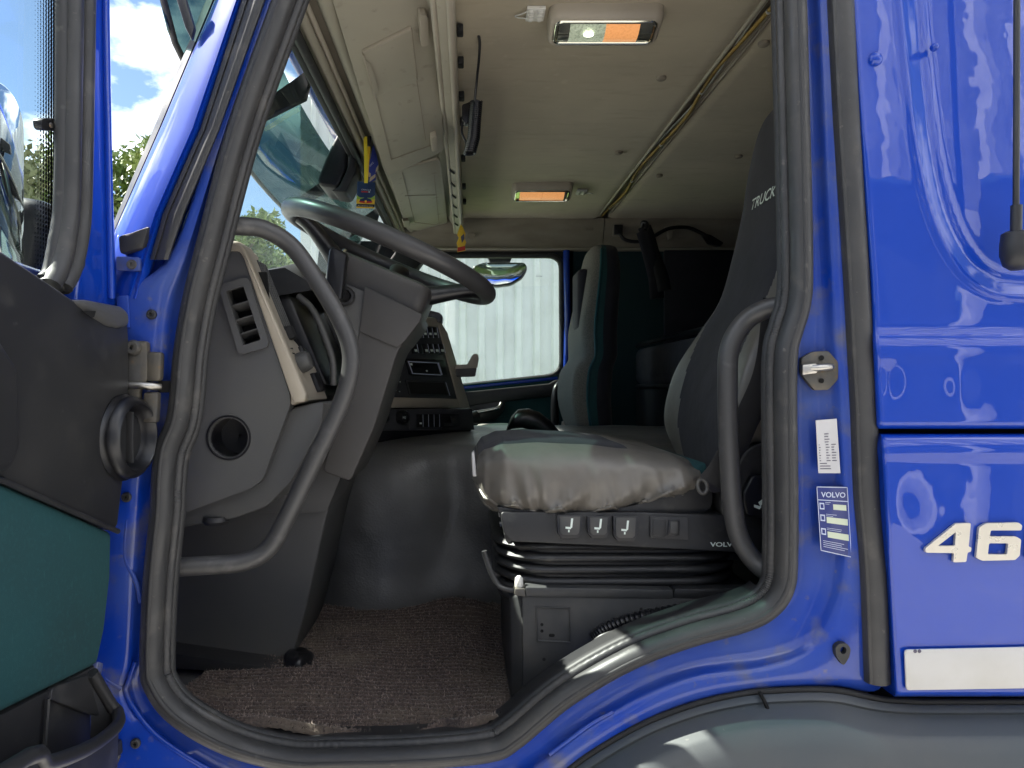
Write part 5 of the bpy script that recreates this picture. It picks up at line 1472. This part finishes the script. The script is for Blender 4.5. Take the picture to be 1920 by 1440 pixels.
# standing fibres over the pile
rnd = random.Random(11)
fv, ff = [], []
fm_i = []
for k in range(24000):
    u, v = rnd.random(), rnd.random()
    p = mat_fn(u, v)
    d = Vector((rnd.gauss(0, 0.5), rnd.gauss(0, 0.5), 1)).normalized() * rnd.uniform(0.003, 0.007)
    s = Vector((rnd.gauss(0, 1), rnd.gauss(0, 0.4), 0)).normalized() * 0.0012
    n = len(fv)
    fv += [p - s, p + s, p + d]
    ff.append((n, n + 1, n + 2))
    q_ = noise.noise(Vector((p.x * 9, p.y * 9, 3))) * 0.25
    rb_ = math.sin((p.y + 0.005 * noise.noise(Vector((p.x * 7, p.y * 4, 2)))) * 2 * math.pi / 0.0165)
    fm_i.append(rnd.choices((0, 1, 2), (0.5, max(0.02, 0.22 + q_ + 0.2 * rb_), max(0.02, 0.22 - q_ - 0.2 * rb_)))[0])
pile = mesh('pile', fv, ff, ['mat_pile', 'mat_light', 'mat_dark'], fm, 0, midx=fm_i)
pile['kind'] = 'stuff'

# ================================================================== ceiling lamps and small things
def lamp(label, x0, x1, y0, y1, parts):
    t = thing('ceiling_lamp', label, 'ceiling lamp', W((x0 + x1) / 2, (y0 + y1) / 2, 0.78), 'ceiling lamps')
    cx_, cy_ = (x0 + x1) / 2, (y0 + y1) / 2
    w_, d_ = x1 - x0, y1 - y0
    def rg(z, g, r):
        return [W(cx_ + a, cy_ + b, z - (b * 0.28 + 0.004 if z < 0.775 else 0)) for a, b in rr2(w_ - g, d_ - g, r, 6)]
    loft('housing', [rg(0.782, 0.0, 0.020), rg(0.760, 0.0, 0.020), rg(0.750, 0.004, 0.020), rg(0.745, 0.012, 0.018), rg(0.7435, 0.020, 0.016), rg(0.752, 0.024, 0.016)], 'beige_plastic', t, smooth=60)
    loft('reflector_rim', [rg(0.7485, 0.021, 0.015), rg(0.742, 0.026, 0.014), rg(0.7415, 0.032, 0.012), rg(0.748, 0.036, 0.010)], 'lamp_chrome', t, smooth=60)
    for (a, b, m, nm) in parts:
        xa, xb = lerp(x0 + 0.020, x1 - 0.020, a), lerp(x0 + 0.020, x1 - 0.020, b)
        rows_ = []
        for i in range(7):
            yy = lerp(y0 + 0.018, y1 - 0.016, i / 6)
            zz = 0.7415 - 0.0075 * math.sin(math.pi * i / 6) - (yy - cy_) * 0.28
            rows_.append([W(xa, yy, zz), W(lerp(xa, xb, 0.33), yy, zz), W(lerp(xa, xb, 0.66), yy, zz), W(xb, yy, zz)])
        loft(nm, rows_, m, t, closed_ring=False, caps=False)
        nr = max(3, int((xb - xa) / 0.006))
        for i in range(0):
            pass
    return t
lamp('large near ceiling lamp with a clear and an orange lens', 0.166, 0.402, 0.338, 0.425, ((0.0, 0.12, 'lamp_chrome', 'end_reflector'), (0.12, 0.50, 'lens_clear', 'clear_lens'), (0.50, 0.86, 'lens_orange', 'orange_lens'), (0.86, 1.0, 'lamp_chrome', 'end_reflector')))
lathe('bulb', (0, 0, 0), (0, 0, 1), [(0.002, -0.002), (0.010, -0.001), (0.011, 0.001), (0.006, 0.003)], 'lens_bulb', None, 16)
bulb = bpy.data.objects['bulb']
bulb.parent = [o for o in bpy.data.objects if o.name.startswith('ceiling_lamp')][0]
bulb.matrix_parent_inverse = Matrix.Identity(4)
bulb.location = (-0.034, -0.004, -0.0455)
lamp('small far ceiling lamp with a plain orange lens near the window', 0.166, 0.402, 1.62, 1.72, ((0.06, 0.50, 'lens_orange', 'orange_lens'), (0.505, 0.94, 'lens_orange', 'orange_lens')))
def led(label, c, s, wire):
    t = thing('light_module', label, 'light module', c, 'stick-on light modules')
    box('body', c + Vector((0, 0, -0.004)), (s[0], s[1], 0.008), 'white_plastic', t, 0.0015)
    for i in range(2):
        for j in range(3):
            lathe('lens', c + Vector(((i - 0.5) * s[0] * 0.5, (j - 1) * s[1] * 0.31, -0.008)), (0, 0, -1), [(s[0] * 0.17, 0), (s[0] * 0.15, 0.003), (s[0] * 0.06, 0.0045)], 'white_plastic', t, 12)
    tube('wire', catmull(wire, 5), 0.0014, 'cable_white', t, 6)
c1 = SZ(1004, 22, 0.778)
led('white light module taped to the ceiling beside the near lamp', c1, (0.038, 0.050), [c1 + Vector((-0.018, -0.012, -0.006)), c1 + Vector((-0.03, -0.005, -0.008)), c1 + Vector((-0.042, 0.006, -0.006)), c1 + Vector((-0.036, 0.016, -0.004)), c1 + Vector((-0.018, 0.016, -0.006))])
c2 = SZ(1090, 358, 0.778)
led('white light module beside the far lamp above the window', c2, (0.040, 0.055), [c2 + Vector((0.018, -0.012, -0.006)), c2 + Vector((0.035, -0.008, -0.01)), c2 + Vector((0.046, 0.01, -0.008)), c2 + Vector((0.036, 0.02, -0.004)), c2 + Vector((0.018, 0.016, -0.006))])

# radio lead with coiled cord on the console edge
rl = thing('coiled_cord', 'black coiled radio cord hanging from the overhead console edge', 'cord', S(878, 240, 0.62))
tube('plug', [S(856, 40, 0.45), S(865, 41, 0.45), S(872, 42, 0.45), S(878, 42, 0.45)], [0.006, 0.0085, 0.0085, 0.006], 'steel', rl, 12)
tube('lead', catmull([S(876, 42, 0.45), S(891, 50, 0.46), S(899, 75, 0.48), S(898, 110, 0.51), S(894, 150, 0.55), S(890, 192, 0.58)], 6), 0.0030, 'black_plastic', rl, 8)
hel = []
for k in range(360):
    t = k / 359
    c = S(lerp(893, 886, t) - 6 * max(0, t - 0.7) * 3, lerp(192, 290, t), 0.59)
    a = k * 2 * math.pi / 14
    hel.append(c + Vector((0.0125 * math.cos(a), 0.0125 * math.sin(a), 0.002)))
tube('coil', hel, 0.0033, 'black_plastic', rl, 6)
prism('clip_box', [S(x, y, 0.60) for x, y in round_poly([(866, 196), (882, 190), (884, 226), (872, 232), (866, 222)], 4)], (0, 0.025, 0), 'black_plastic', rl, 0.004)
tube('return_lead', catmull([S(868, 228, 0.60), S(866, 248, 0.60), S(874, 268, 0.60), S(878, 286, 0.595)], 5), 0.0026, 'black_plastic', rl, 8)

# lanyard with pass
ln = thing('lanyard_pass', 'yellow lanyard with a dark race pass card hanging by the windscreen', 'pass', S(686, 390, 1.0))
YL = 0.90
def ribbon(name, pts, w, mat, parent):
    v, f = [], []
    for i, (x, y, Y) in enumerate(pts):
        c = S(x, y, Y)
        v += [c + Vector((-w / 2, 0, 0)), c + Vector((w / 2, 0, 0)), c + Vector((w / 2, 0.0015, 0)), c + Vector((-w / 2, 0.0015, 0))]
    n = len(pts)
    for i in range(n - 1):
        for k in range(4):
            f.append((i * 4 + k, i * 4 + (k + 1) % 4, (i + 1) * 4 + (k + 1) % 4, (i + 1) * 4 + k))
    f += [(3, 2, 1, 0), (4 * n - 4, 4 * n - 3, 4 * n - 2, 4 * n - 1)]
    return mesh(name, v, f, mat, parent, 40)
ribbon('strap', [(685, 256, YL), (686, 300, YL), (686, 343, YL)], 0.010, 'lanyard_yellow', ln)
ribbon('strap', [(692, 275, YL + 0.01), (690, 300, YL + 0.01), (687, 338, YL + 0.006)], 0.008, 'yellow_card', ln)
prism('buckle', [S(x, y, YL + 0.004) for x, y in ((689, 255), (696, 255), (694, 273), (688, 272))], (0, 0.006, 0), 'black_matte', ln, 0.001)
CQ2 = [S(670, 340, YL + 0.003), S(704, 342, YL + 0.003), S(702, 391, YL + 0.003), S(668, 390, YL + 0.003)]
cd = prism('card', CQ2, (0, 0.003, 0), 'card_navy', ln, 0.0006)
def cdq(name, uv, mat, base=0.0002):
    return on_quad(name, CQ2, uv, mat, cd, 0.0003, base, 0)
cdq('print_block', [(0, 0.52), (0.2, 0.60), (0.8, 0.60), (1, 0.50), (1, 0.84), (0, 0.84)], 'card_green')
cdq('print_block', [(0, 0.68), (1, 0.66), (1, 0.84), (0, 0.84)], 'yellow_card', 0.0006)
cdq('print_block', rect(0, 0.85, 1, 0.945), 'black_matte')
cdq('print_block', rect(0, 0.95, 1, 0.998), 'yellow_card')
cdq('car_picture', [(0.15, 0.76), (0.2, 0.66), (0.4, 0.62), (0.5, 0.52), (0.6, 0.62), (0.8, 0.66), (0.88, 0.76)], 'card_navy', 0.001)
cdq('car_picture', [(0.14, 0.74), (0.88, 0.74), (0.85, 0.79), (0.5, 0.82), (0.17, 0.79)], 'card_red', 0.0012)
cdq('car_picture', rect(0.46, 0.70, 0.56, 0.79), 'yellow_card', 0.0016)
n2 = qn(CQ2)
text_mesh('lettering', 'ORACLE', bil(CQ2, 0.24, 0.33) + n2 * 0.0005, CQ2[1] - CQ2[0], CQ2[0] - CQ2[3], 0.0042, 'paper_white', cd, 0.0, width=0.027)
cdq('print_line', rect(0.24, 0.36, 0.62, 0.40), 'card_red'); cdq('print_line', rect(0.64, 0.355, 0.72, 0.40), 'paper_white')
text_mesh('lettering', 'ALL ACCESS PASS', bil(CQ2, 0.07, 0.925) + n2 * 0.0006, CQ2[1] - CQ2[0], CQ2[0] - CQ2[3], 0.0032, 'paper_white', cd, 0.0, width=0.043)
bf = prism('ribbon_fold', [S(x, y, YL + 0.02) for x, y in ((700, 270), (706, 290), (710, 310), (706, 322), (704, 338), (693, 342), (692, 325), (690, 312), (695, 295))], (0, 0.003, 0), 'blue_print', ln, 0.0006)
for a in ([(694, 333), (704, 326), (704, 332), (693, 341)], [(690, 322), (695, 325), (695, 331), (691, 332)], [(705, 316), (710, 308), (709, 318), (704, 324)]):
    prism('ribbon_print', [S(x, y, YL + 0.0195) for x, y in a], (0, 0.0004, 0), 'beige_plastic', bf)
text_mesh('ribbon_lettering', 'ORACLE', S(694, 313, YL + 0.0194), Vector((0.6, 0, 0.62)), Vector((-0.62, 0, 0.6)), 0.005, 'label_line', bf, 0.0, width=0.016)

# yellow air freshener
af = thing('air_freshener', 'yellow and red paper air freshener dangling from the console end', 'air freshener', S(865, 472, 1.35))
prism('card', [S(x, y, 1.35) for x, y in ((864, 420), (868, 426), (873, 438), (871, 446), (874, 454), (872, 460), (873, 470), (857, 473), (858, 462), (856, 456), (860, 446), (857, 440), (861, 428))], (0, 0.002, 0), 'yellow_card', af, 0.0004)
prism('print_block', [S(x, y, 1.3495) for x, y in ((858, 464), (872, 461), (872, 469), (858, 472))], (0, 0.0004, 0), 'card_red', af)
prism('print_block', [S(x, y, 1.3494) for x, y in ((864, 444), (870, 438), (871, 448), (866, 456))], (0, 0.0004, 0), 'ink', af)
tube('string', [S(865, 422, 1.35), S(866, 400, 1.35)], 0.001, 'ink', af, 5)

# socket, cables, hanging strap bundle at the far rear corner
sk = thing('wall_socket', 'square black power socket with pale rim on the rear header', 'socket', S(1160, 432, 2.16))
prism('rim', [S(x, y, 2.172) for x, y in round_poly([(1149, 418), (1171, 418), (1171, 442), (1149, 442)], 3)], (0, 0.02, 0), 'beige_plastic', sk, 0.002)
prism('body', [S(x, y, 2.158) for x, y in ((1152, 421), (1168, 421), (1168, 439), (1152, 439))], (0, 0.016, 0), 'black_plastic', sk, 0.002)
cbl = tag(tube('cable', catmull([S(x, y, 2.15) for x, y in ((1162, 438), (1170, 448), (1186, 453), (1204, 452), (1224, 444), (1245, 432), (1262, 427), (1290, 427), (1315, 437), (1330, 446))], 6), 0.0085, 'black_plastic', None, 10), 'thick black cable looping from the socket across the rear header', 'cable')
prism('connector', [S(x, y, 2.14) for x, y in round_poly([(1318, 438), (1332, 440), (1357, 455), (1352, 461), (1330, 456)], 3)], (0, 0.03, 0), 'black_plastic', cbl, 0.005)
clip_ = tag(prism('cable_clip', [S(x, y, 2.165) for x, y in ((1246, 424), (1268, 422), (1268, 430), (1262, 432), (1260, 446), (1254, 448), (1252, 430), (1246, 430))], (0, 0.03, 0), 'beige_plastic', None, 0.003), 'beige plastic clip holding the black cable on the rear header', 'clip')
hb_ = thing('hanging_strap', 'dark folded strap bundle hanging from a hook behind the passenger seat', 'strap', S(1220, 560, 2.1))
tube('hook', catmull([S(1204, 425, 2.15), S(1206, 417, 2.14), S(1213, 420, 2.13), S(1210, 432, 2.12)], 4), 0.010, 'black_plastic', hb_, 10)
tube('strap', catmull([S(1208, 425, 2.13), S(1216, 445, 2.12), S(1226, 480, 2.10), S(1240, 515, 2.08), S(1246, 545, 2.08)], 5), 0.030, 'black_matte', hb_, 10, flat=(1, 0.25), up=(0, 1, 0))
tube('strap', catmull([S(1206, 435, 2.12), S(1216, 470, 2.10), S(1228, 520, 2.09), S(1232, 560, 2.09)], 5), 0.032, 'navy_fabric', hb_, 10, flat=(1, 0.3), up=(0, 1, 0))

# ================================================================== the open door
XD = -0.52
dr = thing('open_door', 'open driver door with black and teal inner trim and blue frame', 'door', W(-0.56, -0.02, -0.7))
def DY(y, z, x=XD):
    return W(x, y, z)
def dpx(pts, X):
    return [SX(x, y, X) for x, y in pts]
t1 = SX(205, 607, XD); t0 = SX(0, 467, XD)
sl_ = (t0.z - t1.z) / (t0.y - t1.y)
far_y = -1.0
ft_ = Vector((XD, far_y, t0.z + sl_ * (far_y - t0.y) * 0.4))
b0 = SX(0, 897, XD); b1 = SX(216, 995, XD)
bs = (b0.z - b1.z) / (b0.y - b1.y)
bfar = Vector((XD, far_y, b0.z + bs * (far_y - b0.y) * 0.2))
tc_ = SX(176, 588, XD); 
up_pts = [ft_, t0, t1, SX(222, 612, XD), SX(240, 600, XD), SX(243, 640, XD), SX(242, 760, XD), SX(232, 900, XD), SX(222, 985, XD), b1, b0, bfar]
prism('upper_trim', up_pts, (-0.045, 0, 0), 'dark_plastic', dr, 0.008, 3)
tl = [bfar + Vector((-0.004, 0, -0.002)), b0 + Vector((-0.004, 0, -0.002)), b1 + Vector((-0.004, 0, -0.002)), SX(209, 1080, XD - 0.004), SX(198, 1180, XD - 0.004), SX(184, 1246, XD - 0.004), SX(0, 1338, XD - 0.004), Vector((XD - 0.004, far_y, ZC - 0.34))]
prism('teal_panel', tl, (-0.036, 0, 0), 'teal_fabric', dr, 0.008, 3)
lw = [SX(186, 1244, XD - 0.006), SX(172, 1305, XD - 0.006), SX(170, 1500, XD - 0.006), SX(0, 1600, XD - 0.006), Vector((XD - 0.006, far_y, ZC - 0.75)), Vector((XD - 0.006, far_y, ZC - 0.345)), SX(0, 1342, XD - 0.006)]
prism('lower_trim', lw, (-0.03, 0, 0), 'dark_plastic', dr, 0.004)
tube('trim_joint', [b1 + Vector((0.002, 0.004, -0.002)), b0 + Vector((0.002, 0, -0.002)), bfar + Vector((0.002, 0, -0.002))], 0.004, 'dark_plastic', dr, 8)
# armrest bulge, near end of the trim
ab = [Vector((XD + 0.02, -0.98, ZC + 0.08)), Vector((XD + 0.02, -0.36, ZC + 0.06)), Vector((XD + 0.02, -0.318, ZC + 0.02)), Vector((XD + 0.02, -0.312, ZC - 0.07)), Vector((XD + 0.02, -0.33, ZC - 0.095)), Vector((XD + 0.02, -0.98, ZC - 0.07))]
prism('armrest', ab, (-0.03, 0, 0), 'dark_plastic', dr, 0.012, 4)
# front cap at the foot of the window frame
prism('frame_cap', dpx([(140, 562), (170, 562), (232, 574), (244, 584), (246, 612), (226, 616), (205, 612), (172, 590)], XD + 0.006), (-0.05, 0, 0), 'dash_plastic', dr, 0.010, 4)
prism('cap_recess', dpx([(154, 583), (180, 583), (177, 594), (172, 596)], XD + 0.0068), (-0.001, 0, 0), 'void_black', dr)
# window frame post: blue steel, run channel, inner seal
pb = dpx([(168, -330), (203, -330), (206, 0), (210, 200), (217, 400), (222, 520), (222, 600), (140, 600), (150, 480), (165, 400), (170, 200), (172, 0)], -0.552)
prism('frame_post', pb, (-0.05, 0, 0), 'blue_paint', dr, 0.008, 3)
tube('post_bead', catmull(dpx([(196, -330), (198, 0), (201, 200), (205, 400), (208, 560)], -0.549), 5), 0.006, 'blue_paint', dr, 8)
tube('frame_seal', catmull(dpx([(158, -330), (157, 0), (154, 200), (150, 380), (143, 450), (130, 505), (112, 540)], -0.547), 6), [0.017] * 37, 'rubber', dr, 12, flat=(1.0, 0.7))
tube('frame_seal', catmull(dpx([(137, -330), (136, 0), (133, 200), (129, 380), (121, 450), (108, 505), (92, 535)], -0.547), 6), [0.015] * 37, 'rubber', dr, 12, flat=(1.0, 0.8))
tube('glass_channel', catmull(dpx([(118, -330), (117, 0), (116, 200), (113, 380), (104, 450), (92, 510), (80, 525)], -0.555), 6), 0.009, 'rubber_dark', dr, 10)
prism('seal_boot', dpx([(122, 460), (146, 458), (164, 472), (166, 500), (150, 530), (134, 552), (118, 540), (118, 496)], -0.538), (-0.02, 0, 0), 'rubber', dr, 0.009, 3)
# rest of the frame, out of the picture
tube('frame_top', [W(-0.565, -0.03, 0.82), W(-0.565, -0.95, 0.82)], 0.028, 'blue_paint', dr, 10)
tube('frame_rear', [W(-0.565, -0.97, 0.84), W(-0.565, -0.99, -0.1)], 0.028, 'blue_paint', dr, 10)
# outer skin
prism('door_skin', [W(-0.60, -0.012, 0.16), W(-0.60, -0.012, -0.78), W(-0.60, -1.02, -0.78), W(-0.60, -1.02, 0.20)], (-0.03, 0, 0), 'blue_paint', dr, 0.01, 3)
prism('door_inner_skin', [W(-0.562, -0.02, 0.10), W(-0.562, -0.075, -0.35), W(-0.562, -0.075, -0.77), W(-0.562, -1.0, -0.77), W(-0.562, -1.0, 0.12)], (-0.036, 0, 0), 'blue_jamb', dr, 0.006)
prism('lower_edge', dpx([(186, 1240), (196, 1243), (182, 1307), (171, 1306)], XD - 0.002), (-0.05, 0, 0), 'blue_jamb', dr, 0.003)
# window glass with dotted border
mdot = bpy.data.materials.new('dotted_glass')
mdot.use_nodes = True
nt = mdot.node_tree
nt.nodes.clear()
o_ = nt.nodes.new('ShaderNodeOutputMaterial')
tr_ = nt.nodes.new('ShaderNodeBsdfTransparent'); tr_.inputs['Color'].default_value = (0.93, 0.97, 0.95, 1)
gl_ = nt.nodes.new('ShaderNodeBsdfGlossy'); gl_.inputs['Roughness'].default_value = 0.0
mx1 = nt.nodes.new('ShaderNodeMixShader')
nt.links.new(schlick(nt), mx1.inputs['Fac']); nt.links.new(tr_.outputs[0], mx1.inputs[1]); nt.links.new(gl_.outputs[0], mx1.inputs[2])
bk_ = nt.nodes.new('ShaderNodeBsdfDiffuse'); bk_.inputs['Color'].default_value = (0.012, 0.012, 0.014, 1)
tcn = nt.nodes.new('ShaderNodeTexCoord')
sp_ = nt.nodes.new('ShaderNodeSeparateXYZ'); nt.links.new(tcn.outputs['Object'], sp_.inputs[0])
def mth(op, a, b=None):
    n = nt.nodes.new('ShaderNodeMath'); n.operation = op
    for i, q in enumerate((a, b)):
        if q is None:
            continue
        if isinstance(q, (int, float)):
            n.inputs[i].default_value = q
        else:
            nt.links.new(q, n.inputs[i])
    return n.outputs[0]
PITCH = 0.0060
fy = mth('ABSOLUTE', mth('SUBTRACT', mth('FRACT', mth('MULTIPLY', mth('ADD', sp_.outputs[1], 10), 1 / PITCH)), 0.5))
fz = mth('ABSOLUTE', mth('SUBTRACT', mth('FRACT', mth('MULTIPLY', sp_.outputs[2], 1 / PITCH)), 0.5))
dist = mth('SQRT', mth('ADD', mth('MULTIPLY', fy, fy), mth('MULTIPLY', fz, fz)))
y_edge = SX(100, 200, -0.572).y
y_in = SX(70, 200, -0.572).y
rad = nt.nodes.new('ShaderNodeMapRange')
rad.inputs['From Min'].default_value = y_in; rad.inputs['From Max'].default_value = y_edge
rad.inputs['To Min'].default_value = 0.10; rad.inputs['To Max'].default_value = 0.44
nt.links.new(sp_.outputs[1], rad.inputs['Value'])
dot = mth('LESS_THAN', dist, rad.outputs['Result'])
inb = mth('GREATER_THAN', sp_.outputs[1], y_in)
mx2 = nt.nodes.new('ShaderNodeMixShader')
nt.links.new(mth('MULTIPLY', dot, inb), mx2.inputs['Fac']); nt.links.new(mx1.outputs[0], mx2.inputs[1]); nt.links.new(bk_.outputs[0], mx2.inputs[2])
nt.links.new(mx2.outputs[0], o_.inputs['Surface'])
MATS['dotted_glass'] = mdot
yg = SX(118, 200, -0.572).y
prism('door_glass', [W(-0.572, yg, 0.80), W(-0.572, yg, 0.04), W(-0.572, -0.96, 0.12), W(-0.572, -0.96, 0.80)], (-0.004, 0, 0), 'dotted_glass', dr)
gc = prism('glass_clip', dpx(round_poly([(78, 224), (86, 221), (106, 222), (106, 246), (84, 244), (79, 238)], 4), -0.566), (-0.012, 0, 0), 'black_plastic', dr, 0.003)
lathe('rivet', SX(95, 235, -0.565), (1, 0, 0), [(0.004, 0), (0.003, 0.002)], 'dirty_steel', gc, 10)
# duct bellows that meets the dash when the door is shut
dc = SX(229, 820, XD + 0.002)
lathe('duct_bellows', dc, (1, -0.12, 0), [(0.050, 0), (0.059, 0.001), (0.061, 0.005), (0.056, 0.008), (0.053, 0.011), (0.058, 0.014), (0.057, 0.020), (0.050, 0.027), (0.047, 0.028), (0.045, 0.026), (0.042, 0.012), (0.039, 0.006), (0.002, 0.006)], 'black_plastic', dr, 40, squash=(1.0, 1.06))
dbr = lathe('duct_floor', dc + Vector((0.0065, -0.001, 0)), (1, -0.12, 0), [(0.036, 0), (0.036, 0.001), (0.002, 0.001)], 'black_matte', dr, 30)
box('duct_rib', dc + Vector((0.012, -0.002, 0)), (0.012, 0.003, 0.076), 'rubber_dark', dr, 0.001)
# pocket
rimp = [SX(172, 1262, XD), SX(205, 1318, XD + 0.010), SX(221, 1338, XD + 0.022), SX(218, 1362, XD + 0.045), SX(170, 1400, XD + 0.070), SX(90, 1432, XD + 0.090), SX(0, 1452, XD + 0.100)]
rimp = catmull(rimp + [Vector((XD + 0.10, far_y + 0.05, rimp[-1].z + 0.02))], 5)
tube('pocket_rim', rimp, 0.0085, 'dark_plastic', dr, 10)
low = [Vector((p.x - 0.02, p.y - 0.01, ZC - 0.74)) for p in rimp]
mid = [p.lerp(q, 0.5) + Vector((0.008, 0, 0)) for p, q in zip(rimp, low)]
loft('pocket', [rimp, mid, low, [Vector((XD - 0.01, p.y, ZC - 0.74)) for p in low]], 'dark_plastic', dr, closed_ring=False, caps=False)
tube('pocket_divider', [SX(90, 1310, XD), SX(82, 1420, XD + 0.0)], 0.003, 'dark_plastic', dr, 6)
prism('pocket_shelf', [SX(100, 1290, XD - 0.002), SX(172, 1262, XD - 0.002), SX(205, 1318, XD + 0.006), SX(190, 1345, XD + 0.004), SX(95, 1312, XD - 0.001)], (-0.01, 0, 0), 'dark_plastic', dr, 0.002)

# ================================================================== door mirror beyond the glass
mr = thing('door_mirror', 'large dark door mirror housing seen through the open door window', 'mirror', SX(50, 470, -0.80))
def rbx(c, s, r):
    return [[Vector((c[0] + dx, c[1] + a * g, c[2] + b * g)) for a, b in rr2(s[1], s[2], r, 5)] for dx, g in ((-s[0] / 2, 0.75), (-s[0] / 2 + 0.02, 0.94), (0, 1.0), (s[0] / 2 - 0.02, 0.94), (s[0] / 2, 0.78))]
cmr = SX(66, 460, -0.80)
loft('lower_housing', rbx(cmr, (0.10, 0.115, 0.16), 0.03), 'black_plastic', mr, smooth=60)
cm2 = SX(-78, 370, -0.80)
loft('main_housing', rbx(cm2, (0.09, 0.17, 0.40), 0.05), 'black_plastic', mr, smooth=60)
gl2 = [Vector((cm2.x + 0.048, cm2.y + a * 0.9, cm2.z + b * 0.94)) for a, b in rr2(0.18, 0.40, 0.06, 6)]
prism('mirror_glass', gl2, (0.004, 0, 0), 'mirror_glass', mr, 0.001)
tube('mirror_arm', catmull([W(-0.62, 0.14, 0.02), W(-0.72, 0.17, 0.02), cmr + Vector((0, 0.02, -0.06))], 5), 0.018, 'black_plastic', mr, 10)
